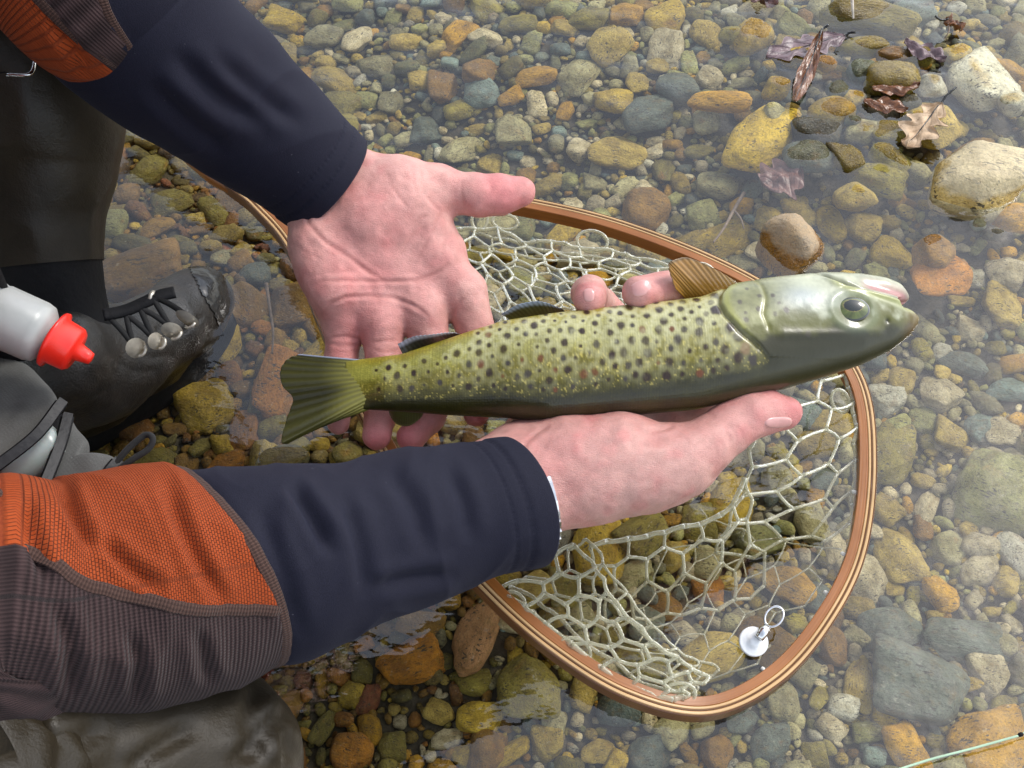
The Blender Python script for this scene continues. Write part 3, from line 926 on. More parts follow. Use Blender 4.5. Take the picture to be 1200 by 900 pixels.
for (sx, sy, r, s, hue) in SP[-13:]:
    idx = np.nonzero((np.abs(X - sx) < 14) & upper & (np.abs(yy - sy) < 14))[0]
    d = np.hypot(X[idx] - sx, (yy[idx] - sy) * 0.95) * (1 + 0.2 * noise(npx[idx], 0.3, 8))
    c[idx] = lerp(c[idx], np.tile(C3(.07, .055, .06), (len(idx), 1)), smooth01((r * 1.1 - d) / (r * 0.5)) * s)
c = lerp(c, np.tile(C3(.10, .09, .02), (len(X), 1)), np.clip(f_gill * 0.7, 0, 1))
c = lerp(c, np.tile(C3(.25, .24, .08), (len(X), 1)), np.clip(f_pre * 0.6, 0, 1))
c = lerp(c, np.tile(C3(.25, .235, .05), (len(X), 1)), smooth01((440 - X) / 40) * 0.6)
c = c * np.array([.90, .90, .74])
c = np.clip(c, 0.003, 0.9)

M_FISH = Mat("trout_skin"); m = M_FISH
at = m.n("Attribute", attribute_name="Col")
uvv = m.pos((1, 1, 1), "UV")
mp = m.n("Mapping"); mp.inputs["Scale"].default_value = (260, 82, 1); m.l(uvv, mp.inputs["Vector"])
sc = m.voronoi(mp.outputs[0], 1.0, 'F1', 0.45)
su = m.n('SeparateXYZ'); m.l(uvv, su.inputs[0])
b1 = m.bump(m.math('MULTIPLY', sc, m.ramp(su.outputs[0], [(0.55, 1.0), (0.60, 0.0)])), 0.00038, 0.5)
b2 = m.bump(m.noise(m.pos(), 240, 3), 0.0005, 0.35, b1)
m.bsdf(at.outputs["Color"], 0.34, b2, Coat_Weight=0.32, Coat_Roughness=0.10, Specular_IOR_Level=0.4)
Fq = grid_faces(NX, NT, True)
uvs = np.stack([np.repeat(np.linspace(0, 1, NX), NT), np.tile(np.arange(NT) / NT, NX)], 1)
Fl = Fq.tolist() + [list(range(NT))[::-1], list(range((NX - 1) * NT, NX * NT))]
FISH_BODY = mesh_obj("body", V, Fl, M_FISH.m, trout, True, uvs, c)
def fish_surface(px, py):
    """a point of the upper flank, by where the photograph shows it"""
    i = np.argmin((X - px) ** 2 + (yy - py) ** 2 + np.where(upper, 0, 1e6))
    return V[i], Nn[i]

# eye
m = Mat("trout_eye"); at = m.n("Attribute", attribute_name="Col")
m.bsdf(at.outputs["Color"], 0.12, None, Coat_Weight=1.0, Coat_Roughness=0.03)
ep, en = fish_surface(990, 374)
s_ = depth(ep) / FPX
er, ea = np.linspace(0, 1, 26), np.arange(48) * 2 * math.pi / 48
EV, EC = [], []
for r in er:
    for a in ea:
        x, y = r * math.cos(a), r * math.sin(a)
        EV.append(ep - en * 0.0012 + RIGHT * (x * 20 * s_) + DV * (y * 15 * s_) + en * (0.0042 * math.sqrt(max(0, 1 - (0.92 * r) ** 2))))
        g = np.array([.085, .105, .022]) * (1.0 + 0.25 * math.sin(a * 5 + 3 * r)) + np.array([.02, .022, .004]) * (math.sin(17 * a) > 0.3)
        q = math.hypot((x + 0.02) / 0.56, (y - 0.22) / 0.50)
        if q < 1: g = np.array([.010, .014, .010])
        elif q < 1.10: g = np.array([.20, .17, .05])
        if r > 0.86: g = np.array([.012, .012, .012])
        EC.append(g)
mesh_obj("eye", np.array(EV), grid_faces(26, 48, True), m.m, trout, True, None, np.array(EC))

# fins
def fin(name, base, tip, zb, zt, colf, nu=70, nv=36, thick=0.0007, wav=0.0006, label=None):
    B = catmull([(a, b) for a, b in base], nu); T = catmull([(a, b) for a, b in tip], nu)
    zb = np.interp(np.linspace(0, 1, nu), np.linspace(0, 1, len(np.atleast_1d(zb))), np.atleast_1d(zb)) if np.size(zb) > 1 else np.full(nu, zb)
    zt = np.interp(np.linspace(0, 1, nu), np.linspace(0, 1, len(np.atleast_1d(zt))), np.atleast_1d(zt)) if np.size(zt) > 1 else np.full(nu, zt)
    G = np.zeros((nu, nv, 3)); U = np.linspace(0, 1, nu); W = np.linspace(0, 1, nv)
    for i in range(nu):
        a, b = P(*B[i], zb[i]), P(*T[i], zt[i])
        G[i] = a[None] * (1 - W)[:, None] + b[None] * W[:, None]
    nrm = np.cross(np.gradient(G, axis=0), np.gradient(G, axis=1)); nrm /= np.linalg.norm(nrm, axis=2, keepdims=True) + 1e-12
    if nrm[..., 2].mean() < 0: nrm = -nrm
    rays = np.sin(U * 2 * math.pi * 15)[:, None] * (0.3 + 0.7 * W)[None, :]
    G = G + nrm * (wav * (0.6 * np.sin(U * 9)[:, None] * W[None, :] + 0.35 * rays))[..., None]
    th_ = (thick * (1.1 - 0.85 * W))[None, :, None]
    A, Bk = (G + nrm * th_ / 2).reshape(-1, 3), (G - nrm * th_ / 2).reshape(-1, 3)
    f = grid_faces(nu, nv); n = nu * nv
    F = f.tolist() + (f[:, ::-1] + n).tolist()
    rim = [i * nv for i in range(nu)] + [(nu - 1) * nv + j for j in range(1, nv)] + [i * nv + nv - 1 for i in range(nu - 2, -1, -1)] + [j for j in range(nv - 2, 0, -1)]
    F += [[rim[k], rim[(k + 1) % len(rim)], rim[(k + 1) % len(rim)] + n, rim[k] + n] for k in range(len(rim))]
    uu, ww = np.meshgrid(U, W, indexing='ij')
    c = colf(uu.ravel(), ww.ravel())
    c = c * (0.78 + 0.34 * (0.5 + 0.5 * np.sin(uu.ravel() * 2 * math.pi * 15 + 0.6 * np.sin(7 * ww.ravel()))))[:, None]
    return mesh_obj(name, np.concatenate([A, Bk]), F, M_FIN, trout, True, None, np.concatenate([c, c]))
m = Mat("fin_membrane"); at = m.n("Attribute", attribute_name="Col")
bs = m.bsdf(at.outputs["Color"], 0.32, m.bump(m.noise(m.pos(), 500, 3), 0.0003), Coat_Weight=0.4, Coat_Roughness=0.12)
tl = m.n("BsdfTranslucent"); m.l(at.outputs["Color"], tl.inputs[0])
mx = m.n("MixShader"); mx.inputs[0].default_value = 0.30; m.l(bs.outputs[0], mx.inputs[1]); m.l(tl.outputs[0], mx.inputs[2]); m.l(mx.outputs[0], m.out.inputs["Surface"])
M_FIN = m.m
def two(c0, c1, edge=None, ew=0.12, along=None):
    def f(u, w):
        c = np.array(c0)[None] * (1 - w)[:, None] + np.array(c1)[None] * w[:, None]
        if along is not None: c = lerp(c, np.tile(np.array(along), (len(u), 1)), u ** 2 * 0.7)
        if edge is not None:
            c = lerp(c, np.tile(np.array(edge), (len(u), 1)), smooth01((w - 1 + ew) / (ew * 0.7)))
        return c
    return f
def tailcol(u, w):
    c = lerp(np.tile(C3(.25, .235, .05), (len(u), 1)), np.tile(C3(.060, .058, .012), (len(u), 1)), smooth01((w - 0.12) / 0.5))
    mid = np.exp(-((u - 0.5) / 0.10) ** 2) * smooth01((w - 0.2) / 0.3)
    c = c * (1 - 0.5 * mid)[:, None]
    top = smooth01((0.045 - u) / 0.03)
    return lerp(c, np.tile(C3(.34, .38, .48), (len(u), 1)), top)
fin("tail_fin", [(436, 423), (434, 437), (433, 450), (434, 465), (438, 478)],
    [(352, 415), (338, 421), (329, 434), (331, 452), (343, 467), (336, 490), (330, 519), (346, 513), (366, 502)], [.1192, .1178, .1170, .1142, .1088], [.117, .112, .105], tailcol, 150, 80, .0014, .0009)
fin("pectoral_fin", [(806, 353), (824, 350), (844, 343), (863, 331)], [(791, 338), (783, 314), (787, 306), (806, 302), (833, 313), (856, 326)], [.134, .136, .137, .136], [.150, .162, .164, .160, .150, .139],
    two((.30, .15, .02), (.40, .19, .025), (.20, .11, .03), .08, along=(.24, .15, .03)), 90, 44)
fin("pelvic_fin", [(600, 376), (625, 372), (645, 370), (663, 366)], [(587, 368), (607, 357), (636, 354), (658, 361)], .124, [.128, .138, .140, .130],
    two((.20, .19, .05), (.10, .10, .05), (.42, .50, .62), .34), 70, 36)
fin("anal_fin", [(474, 419), (500, 407), (520, 399), (540, 392)], [(466, 403), (487, 394), (512, 391), (534, 390)], .119, [.124, .132, .134, .124],
    two((.10, .09, .04), (.045, .042, .05), (.55, .55, .62), .40), 70, 36)
fin("dorsal_fin", [(596, 484), (622, 487), (650, 487), (680, 484)], [(599, 489), (618, 498), (646, 498), (676, 490)], .106, [.096, .088, .086, .094],
    two((.05, .06, .02), (.035, .05, .04), (.14, .17, .15), .2), 70, 36)
fin("adipose_fin", [(456, 479), (468, 480), (480, 480), (497, 480)], [(457, 486), (466, 497), (479, 499), (494, 488)], .107, [.100, .094, .094, .100],
    two((.13, .14, .03), (.10, .11, .025), (.20, .20, .06), .2), 50, 30, .0022)

# ================================================================== the angler
person = thing("person", "kneeling angler in navy, orange and brown jacket holding the trout with both hands", "person")

def R3(L):                        # [(px, py, z, r_px)] -> [(point, radius)]
    return [PR(*q) for q in L]

# ---------------- hand with the open palm (the angler's left)
H1 = Sdf(P(300, 540, 0.045) - 0.005, P(660, 120, 0.215) + 0.005, 0.0013)
lo = np.minimum.reduce([P(300, 560, .05), P(300, 100, .05), P(660, 560, .05)]); 
lo[2] = 0.055; hi = np.maximum.reduce([P(660, 100, .06), P(660, 120, .2)]); hi[2] = 0.215
lo[0] = P(296, 100, .06)[0]; hi[0] = P(650, 500, .06)[0] + .01; lo[1] = P(400, 545, .09)[1]; hi[1] = P(300, 60, .22)[1]
H1 = Sdf(lo, hi, 0.0013)
pal = [  # palm rays, wrist to knuckle
    [(418, 222, .151, 27), (470, 272, .137, 27), (534, 338, .113, 27)],
    [(404, 232, .150, 27), (445, 290, .134, 27), (494, 362, .110, 26)],
    [(388, 244, .148, 26), (418, 305, .131, 27), (446, 374, .109, 25)],
    [(366, 256, .146, 25), (381, 315, .131, 27), (403, 370, .109, 23)]]
f = None
for ch in pal:
    c_ = H1.chain(R3(ch), 0.004); f = c_ if f is None else H1.smin(f, c_, 0.012)
H1.add(f, 0)
H1.add(H1.chain(R3([(300, 120, .200, 44), (352, 182, .168, 38), (388, 222, .150, 33)])), 0.014)     # forearm and wrist
H1.add(H1.chain(R3([(316, 136, .196, 40), (378, 172, .166, 32), (413, 203, .154, 27)])), 0.012)
H1.add(H1.chain(R3([(290, 142, .190, 40), (332, 205, .160, 32), (362, 242, .148, 25)])), 0.012)
H1.add(H1.chain(R3([(420, 214, .154, 32), (468, 219, .154, 35), (512, 221, .152, 27), (560, 229, .150, 22.5), (588, 228, .149, 21.5), (609, 225, .149, 18.5)]), 0.006), 0.014)   # thumb
H1.add(H1.cone(*PR(430, 258, .148, 38), *PR(478, 240, .150, 32)), 0.014)                               # ball of the thumb
H1.add(H1.cone(*PR(372, 288, .140, 29), *PR(392, 340, .126, 27)), 0.014)                               # heel of the hand
H1.add(H1.cone(*PR(482, 248, .145, 20), *PR(524, 292, .128, 19)), 0.018)                               # web
fing = [
    [(403, 366, .110, 22), (400, 425, .092, 19.5), (398, 468, .086, 16.5), (397, 496, .088, 14)],
    [(447, 372, .110, 24), (451, 442, .091, 20.5), (446, 488, .084, 18), (441, 511, .086, 16.5)],
    [(497, 364, .110, 25), (513, 438, .090, 21.5), (503, 488, .083, 18.5), (482, 512, .085, 17)],
    [(545, 344, .113, 25.5), (566, 415, .092, 22), (563, 462, .085, 18), (558, 486, .087, 15)]]
f = None
for ch in fing:
    c_ = H1.chain(R3(ch), 0.004); f = c_ if f is None else H1.smin(f, c_, 0.0012)
H1.add(f, 0.009)
V1, Q1 = H1.mesh()

# ---------------- hand seen from its thumb side (the angler's right)
lo = np.array([P(440, 600, .1)[0], P(700, 720, .12)[1] - .03, 0.035]); hi = np.array([P(960, 480, .08)[0], P(780, 300, .12)[1] + .01, 0.165])
H2 = Sdf(lo, hi, 0.0013)
H2.add(H2.chain(R3([(430, 632, .125, 58), (540, 600, .108, 52), (612, 568, .097, 44)])), 0)
H2.add(H2.chain(R3([(560, 560, .104, 40), (604, 530, .097, 33), (640, 527, .094, 34)])), 0.012)
H2.add(H2.chain(R3([(580, 610, .100, 40), (634, 586, .093, 40), (690, 566, .092, 44)])), 0.014)
H2.add(H2.chain(R3([(612, 562, .096, 47), (668, 545, .096, 56), (720, 537, .097, 55), (764, 545, .096, 45)])), 0.014)
H2.add(H2.chain(R3([(700, 553, .094, 48), (752, 552, .094, 44), (800, 542, .096, 37)])), 0.016)
H2.add(H2.chain(R3([(740, 548, .098, 46), (798, 539, .101, 36), (826, 522, .103, 31), (852, 502, .105, 28), (876, 487, .106, 27.5), (898, 482, .105, 24), (920, 483, .103, 20)]), 0.006), 0.007)
# palm and fingers under the fish
pr2 = [[(650, 535, .082, 38), (740, 500, .076, 36), (818, 478, .074, 28)],
       [(640, 525, .080, 38), (730, 480, .072, 34), (790, 448, .068, 27)],
       [(630, 515, .080, 34), (710, 465, .070, 32), (752, 430, .066, 26)],
       [(620, 510, .080, 30), (690, 455, .070, 28), (712, 425, .067, 24)]]
f = None
for ch in pr2:
    c_ = H2.chain(R3(ch), 0.004); f = c_ if f is None else H2.smin(f, c_, 0.010)
H2.add(f, 0.014)
fin2 = [[(818, 478, .074, 27), (846, 400, .070, 23), (842, 352, .100, 21), (798, 337, .132, 20.5), (749, 343, .146, 19.5)],
        [(785, 448, .068, 26), (740, 395, .066, 23), (700, 358, .084, 21), (691, 344, .120, 20.5), (691, 351, .141, 19.5)],
        [(752, 430, .066, 25), (715, 395, .066, 22), (672, 390, .076, 19), (650, 402, .080, 17)],
        [(712, 425, .067, 22), (680, 410, .068, 20), (650, 425, .074, 17), (636, 440, .078, 15)]]
f = None
for ch in fin2:
    c_ = H2.chain(R3(ch), 0.004); f = c_ if f is None else H2.smin(f, c_, 0.0012)
H2.add(f, 0.008)
V2, Q2h = H2.mesh()

def crease(V, N, pts, dep, w, face=0.05, taper=True):
    """press a line into the skin where it faces the lens side"""
    q = proj(V); d, t = poly_dist(q, pts)
    toward = ((CAM - V) * N).sum(1) / np.linalg.norm(CAM - V, axis=1)
    dep = dep * 0.55
    k = np.exp(-(d / w) ** 2) - 0.35 * np.exp(-((d - 2.0 * w) / (1.3 * w)) ** 2)
    if taper: k = k * np.clip(np.minimum(t, 1 - t) * 6, 0, 1) ** 0.7
    return V - N * (dep * k * smooth01((toward - face) / 0.25))[:, None], np.exp(-(d / (w * 1.2)) ** 2) * (toward > face)

def Z1(*pts):  # points measured in an enlargement of the palm
    return [(320 + .2833 * a, 150 + .2833 * b) for a, b in pts]
def Z7(*pts):
    return [(560 + a / 3, 430 + b / 3) for a, b in pts]
N1 = vnormals(V1, Q1)
red1 = np.zeros(len(V1))
for line, dep, w in [
    (Z1((120,300),(150,400),(210,465),(300,525),(400,600),(470,635)), .0016, 2.6),
    (Z1((190,635),(300,632),(470,636),(600,630),(680,600),(725,560)), .0015, 2.2),
    (Z1((205,765),(240,725),(300,700),(400,695),(500,702),(570,730),(640,775)), .0016, 2.3),
    (Z1((500,250),(530,300),(565,335)), .0007, 2.0), (Z1((635,280),(665,320),(695,345)), .0009, 2.0),
    (Z1((470,180),(490,240),(520,290)), .0005, 1.6), (Z1((575,170),(580,230),(600,280)), .0005, 1.6), (Z1((610,165),(615,220)), .0004, 1.5),
    (Z1((785,215),(780,265),(790,335)), .0009, 2.0), (Z1((800,225),(798,300)), .0005, 1.5), (Z1((985,225),(1010,245),(1010,280)), .0003, 1.5),
    (Z1((690,355),(650,440),(600,530)), .0009, 2.0), (Z1((705,370),(712,440),(700,520)), .0007, 1.8), (Z1((640,360),(610,375),(595,400)), .0009, 2.2),
    (Z1((500,560),(560,470),(620,410)), .0004, 1.5), (Z1((230,868),(300,862),(375,880)), .0011, 2.0), (Z1((415,890),(470,880),(525,885)), .0009, 2.0),
    (Z1((560,720),(610,745),(650,790)), .0006, 1.6), (Z1((735,795),(750,740),(790,700)), .0010, 2.2), (Z1((110,420),(150,470),(190,560)), .0004, 1.8),
    (Z1((90,480),(140,520),(220,550)), .0004, 1.8), (Z1((150,620),(220,600),(330,590)), .0004, 1.6), (Z1((130,250),(150,330),(140,400)), .0006, 2.4),
    (Z1((180,210),(130,270),(80,340)), .0006, 2.0), (Z1((260,130),(200,180),(120,300)), .0004, 1.8), (Z1((430,700),(440,760),(420,850)), .0004, 1.5),
    ([(383,402),(402,406),(425,404)], .0007, 2.0), ([(437,410),(452,414),(470,410)], .0007, 2.0)]:
    V1, k = crease(V1, N1, line, dep, w); red1 = np.maximum(red1, k * dep / .0016)
N2 = vnormals(V2, Q2h)
red2 = np.zeros(len(V2))
for line, dep, w in [
    (Z7((255,205),(215,225),(170,265),(160,300),(185,345)), .0013, 2.6), (Z7((690,205),(660,215),(600,225)), .0012, 2.4),
    (Z7((800,150),(815,165),(835,178)), .0006, 1.8), (Z7((870,225),(885,250),(880,275)), .0008, 1.8), (Z7((890,215),(905,238),(905,262)), .0006, 1.6),
    (Z7((845,255),(860,275),(858,295)), .0006, 1.6), (Z7((905,205),(925,225),(930,245)), .0005, 1.5), (Z7((825,270),(838,292),(836,312)), .0005, 1.6),
    (Z7((940,180),(955,200),(958,225)), .0005, 1.5), (Z7((560,240),(620,222),(690,212)), .0004, 1.6), (Z7((180,300),(230,420),(300,520)), .0004, 2.0),
    (Z7((200,290),(260,400),(350,500)), .0003, 1.8), (Z7((430,545),(560,500),(690,440)), .0003, 2.2)]:
    V2, k = crease(V2, N2, line, dep, w); red2 = np.maximum(red2, k * dep / .0016)
for line, dep, w in [(Z7((250,420),(420,350),(600,300),(760,245),(850,200)), -.0006, 7.0), (Z7((330,470),(500,430),(640,400),(730,370)), -.0004, 7.0), (Z7((280,370),(420,300),(560,265),(660,240)), .0006, 8.0), (Z7((600,330),(680,330),(750,300)), .0007, 7), (Z7((220,300),(330,240),(460,210)), -.0007, 8)]:
    V2, k = crease(V2, N2, line, dep, w)
# tendon and bone relief under the skin of the back of the hand
q2 = proj(V2)
V2 = V2 + N2 * (0.0009 * fbm(V2, 55, 77, 2) + 0.0003 * fbm(V2, 170, 78, 2))[:, None]
V1 = V1 + N1 * (0.0008 * fbm(V1, 60, 79, 2) + 0.0003 * fbm(V1, 180, 80, 2))[:, None]
V1 = relax(V1, Q1, 1, 0.35); V2 = relax(V2, Q2h, 1, 0.35)

def skin_colour(V, reds, pale, base, creases):
    c = np.tile(np.array(base), (len(V), 1))
    for p, r, s, colr in reds:
        w = np.exp(-(np.linalg.norm(V - p, axis=1) / r) ** 2) * s
        c = lerp(c, np.tile(np.array(colr), (len(V), 1)), w)
    n1 = fbm(V, 45, 5, 3); n2 = fbm(V, 260, 9, 3); n3 = fbm(V, 110, 19, 2)
    c = lerp(c, np.tile(np.array((.58, .17, .16)), (len(V), 1)), np.clip(0.08 + 0.50 * n3, 0, 0.5))
    c = lerp(c, np.tile(np.array(pale), (len(V), 1)), np.clip(0.25 + 0.45 * n1, 0, 0.6))
    c = c * (0.94 + 0.08 * n2)[:, None]
    c = lerp(c, np.tile(np.array((.42, .14, .12)), (len(V), 1)), np.clip(creases, 0, 1) * 0.35)
    return np.clip(c, 0.02, 0.9)
RED, RED2, PINK = (.66, .16, .17), (.68, .22, .21), (.66, .27, .245)
c1 = skin_colour(V1, [(P(460, 340, .12), .045, .75, PINK), (P(430, 300, .14), .03, .5, RED2), (P(600, 226, .15), .019, 1.0, RED), (P(575, 230, .15), .016, .7, RED),
    (P(450, 240, .16), .025, .35, RED2), (P(500, 300, .125), .02, .4, RED2)] + [(P(*ch[-1][:3]), .020, .95, RED) for ch in fing] + [(P(*ch[1][:3]), .018, .7, RED2) for ch in fing] + [(P(425, 378, .11), .018, .6, RED2), (P(380, 330, .13), .02, .5, RED2)],
    (.67, .345, .30), (.68, .37, .31), red1 * 0.9)
c2 = skin_colour(V2, [(P(920, 480, .105), .018, .9, RED), (P(885, 487, .106), .018, .6, RED2), (P(850, 505, .105), .016, .45, RED2), (P(800, 500, .11), .02, .5, RED2),
    (P(750, 343, .142), .014, 1.0, RED), (P(691, 349, .138), .014, 1.0, RED), (P(790, 337, .131), .014, .9, RED2), (P(690, 490, .12), .03, .3, RED2), (P(640, 540, .12), .02, .35, RED2)],
    (.63, .325, .275), (.62, .345, .29), red2 * 0.7)

# ---------------- the rest of the body under the clothes: trunk, neck, head, arms, thighs
EL_L, EL_R = P(60, -70, .33), P(-60, 700, .22)
SH_L, SH_R = np.array([-.50, .24, .55]), np.array([-.47, -.15, .50])
HIP = np.array([-.80, .05, .34]); NECK = np.array([-.44, .06, .60]); HEAD = np.array([-.36, .07, .72])
KN_L = P(-60, 50, .20); KN_R = P(215, 905, .09)
B = Sdf((-1.02, -.42, -.02), (.02, .58, .90), 0.008)
B.add(B.chain([(HIP, .105), (np.array([-.66, .05, .46]), .10), (np.array([-.53, .05, .52]), .095)], .03), 0)
B.add(B.chain([(SH_L, .045), (np.array([-.50, .05, .54]), .060), (SH_R, .045)], .02), .03)
B.add(B.chain([(np.array([-.49, .05, .57]), .065), (NECK, .055), (HEAD, .055)], .02), .03)
B.add(B.chain([(SH_L, .045), (EL_L, .030)]), .02); B.add(B.chain([(EL_L, .030), (P(300, 130, .195), .026)]), .02)
B.add(B.chain([(SH_R, .045), (EL_R, .028)]), .03); B.add(B.chain([(EL_R, .028), (P(440, 630, .122), .027)]), .02)
B.add(B.chain([(HEAD + (.00, 0, .03), .082), (HEAD + (.055, 0, -.02), .066), (HEAD + (.085, 0, -.06), .040)], .03), .02)      # skull, face, chin
B.add(B.chain([(HEAD + (.105, 0, .025), .012), (HEAD + (.133, 0, -.012), .015)], .01), .014)                                     # nose
for s in (-1, 1):
    B.add(B.chain([(HEAD + (.005, s * .083, .03), .012), (HEAD + (.015, s * .080, -.02), .011)], .01), .012)                      # ears
    B.F = np.maximum(B.F, -(B.cone(HEAD + (.118, s * .031, .026), .013, HEAD + (.119, s * .033, .026), .013)))                   # eye sockets
    B.add(B.cone(HEAD + (.106, s * .031, .026), .0125, HEAD + (.106, s * .032, .026), .0125), .002)
B.F = np.maximum(B.F, -(B.cone(HEAD + (.117, -.022, -.058), .006, HEAD + (.117, .022, -.058), .006)))                             # mouth
B.add(B.cone(HEAD + (.112, -.02, -.064), .009, HEAD + (.112, .02, -.064), .009), .006)
VB, QB = B.mesh()
VA = np.concatenate([V1, V2, VB]); QA = np.concatenate([Q1, Q2h + len(V1), QB + len(V1) + len(V2)])
cb = np.tile(np.array((.60, .34, .27)), (len(VB), 1)) * (1 + .06 * fbm(VB, 40, 3))[:, None]

m = Mat("skin"); at = m.n("Attribute", attribute_name="Col"); v = m.pos()
vo = m.voronoi(v, 900, 'DISTANCE_TO_EDGE', 1.0)
mp = m.n("Mapping"); mp.inputs["Scale"].default_value = (500, 1500, 900); mp.inputs["Rotation"].default_value = (0.3, 0.2, 0.7); m.l(v, mp.inputs["Vector"])
ln = m.noise(mp.outputs[0], 1.0, 3, 0.6)
h = m.math('ADD', m.math('MULTIPLY', m.ramp(vo, [(0.0, 0.0), (0.12, 1.0)]), 0.35), ln)
b1 = m.bump(h, 0.00040, 0.75)
b2 = m.bump(m.noise(v, 130, 4, 0.6), 0.0012, 0.35, b1)
c_ = m.mix(0.35, at.outputs["Color"], m.ramp(ln, [(0.3, 0.72), (0.62, 1.0)]), 'MULTIPLY')
m.bsdf(c_, 0.40, b2, Subsurface_Weight=0.12, Subsurface_Radius=(0.9, 0.35, 0.2), Subsurface_Scale=0.004, Specular_IOR_Level=0.45)
M_SKIN = m.m
body = mesh_obj("body", VA, QA, M_SKIN, person, True, None, np.concatenate([c1, c2, cb]))

# finger nails
M_NAIL = simple("fingernail", (.62, .31, .28), 0.3, 0.08, 200, 0.0001, 600, Coat_Weight=0.5, Coat_Roughness=0.12)
def nail(S, centre, ax, bx, ang, lift=0.0006):
    """a thin curved plate lying on the skin: centre and half sizes as the photograph shows them"""
    nr, na = 10, 36
    a = math.radians(ang); ca, sa = math.cos(a), math.sin(a)
    px, py, rr = [], [], []
    for i in range(nr):
        r = i / (nr - 1)
        for j in range(na):
            t = 2 * math.pi * j / na
            x = ax * r * np.sign(math.cos(t)) * abs(math.cos(t)) ** .75; y = bx * r * np.sign(math.sin(t)) * abs(math.sin(t)) ** .75
            px.append(centre[0] + x * ca + y * sa); py.append(centre[1] + x * sa - y * ca); rr.append(r)
    p = S.trace(np.array(px), np.array(py)); g = S.grad(p); rr = np.array(rr)
    V = p + g * (lift * (1 - rr ** 6) + 0.0001 - 0.0007 * (rr > 0.98))[:, None]
    mesh_obj("fingernail", V, grid_faces(nr, na, True), M_NAIL, body)
nail(H2, (751, 338), 13.5, 9.5, 158); nail(H2, (690, 346), 8.5, 7, 90); nail(H2, (912, 495), 17, 6.5, -3)

# ---------------- clothes
def loft(stations, ns, na, ref=None):
    """rings of a limb: stations (px, py, z, half width px) or (point, radius). angle 0 faces the lens side"""
    pts = np.array([np.append(*PR(*s)) if len(s) == 4 else np.append(s[0], s[1]) for s in stations])
    G = catmull(pts, 400)
    L = np.concatenate([[0], np.cumsum(np.linalg.norm(np.diff(G[:, :3], axis=0), axis=1))])
    s = np.linspace(0, L[-1], ns)
    G = np.stack([np.interp(s, L, G[:, k]) for k in range(4)], 1)
    C, R = G[:, :3], G[:, 3]
    T = np.gradient(C, axis=0); T /= np.linalg.norm(T, axis=1, keepdims=True)
    n = (CAM - C) if ref is None else np.tile(np.asarray(ref, float), (ns, 1))
    n = n - T * (n * T).sum(1, keepdims=True); n /= np.linalg.norm(n, axis=1, keepdims=True)
    b = np.cross(T, n)
    a = np.arange(na) * 2 * math.pi / na
    D = np.cos(a)[None, :, None] * n[:, None, :] + np.sin(a)[None, :, None] * b[:, None, :]
    return C, R, T, D, a, s

def split_obj(name, V, F, mask, material, parent, uv):
    F = F[mask]; used, inv = np.unique(F, return_inverse=True)
    return mesh_obj(name, V[used], inv.reshape(F.shape), material, parent, True, uv[used])

# fabrics
m = Mat("navy_softshell"); v = m.pos()
fine = m.noise(v, 1600, 2, 0.6)
cc = m.mix(m.ramp(fine, [(0.35, 0.0), (0.65, 1.0)]), (.0055, .0058, .013), (.010, .010, .021))
cc = m.mix(m.ramp(m.noise(v, 420, 1), [(0.80, 0.0), (0.82, 0.6)]), cc, (.10, .10, .12))
m.bsdf(cc, 0.78, m.bump(fine, 0.0003, 0.6), Specular_IOR_Level=0.18, Sheen_Weight=0.05, Sheen_Roughness=0.5, Sheen_Tint=(.6, .62, .85, 1))
M_NAVY = m.m
m = Mat("orange_knit"); uvn = m.pos((1, 1, 1), "UV")
br = m.n("TexBrick", offset=0.5); m.l(uvn, br.inputs["Vector"])
br.inputs["Scale"].default_value = 1.0
br.inputs["Brick Width"].default_value = 0.0021; br.inputs["Row Height"].default_value = 0.0013; br.inputs["Mortar Size"].default_value = 0.00026; br.inputs["Mortar Smooth"].default_value = 1.0; br.inputs["Bias"].default_value = -0.1
br.inputs["Color1"].default_value = (.30, .046, .007, 1); br.inputs["Color2"].default_value = (.25, .036, .006, 1); br.inputs["Mortar"].default_value = (.14, .020, .005, 1)
cc = m.mix(m.ramp(m.noise(m.pos(), 700, 3), [(0.3, 0.0), (0.7, 0.5)]), br.outputs["Color"], (.33, .066, .017))
hgt = m.math('SUBTRACT', 1.0, br.outputs["Fac"])
m.bsdf(cc, 0.85, m.bump(hgt, 0.0010, 0.9), Specular_IOR_Level=0.2, Sheen_Weight=0.06, Sheen_Roughness=0.5, Sheen_Tint=(1, .6, .4, 1))
M_ORANGE = m.m
def ribbed(name, c0, c1, period, bd):
    m = Mat(name); uvn = m.pos((1, 1, 1), "UV"); sp = m.n("SeparateXYZ"); m.l(uvn, sp.inputs[0])
    nz_ = m.noise(m.pos(), 260, 3)
    ph = m.math('ADD', m.math('MULTIPLY', sp.outputs[1], 2 * math.pi / period), m.math('MULTIPLY', nz_, 1.6))
    w = m.math('ADD', m.math('MULTIPLY', m.math('SINE', ph), 0.5), 0.5)
    ph2 = m.math('MULTIPLY', sp.outputs[0], 2 * math.pi / (period * 0.8))
    w2 = m.math('ADD', m.math('MULTIPLY', m.math('SINE', ph2), 0.5), 0.5)
    hh = m.math('ADD', w, m.math('MULTIPLY', w2, 0.45))
    cc = m.mix(m.math('MULTIPLY', hh, 0.7), c0, c1)
    m.bsdf(cc, 0.88, m.bump(hh, bd, 0.8), Specular_IOR_Level=0.2, Sheen_Weight=0.06, Sheen_Roughness=0.5)
    return m.m
M_BROWNKNIT = ribbed("brown_knit", (.016, .009, .009), (.052, .030, .029), 0.0021, 0.0008)
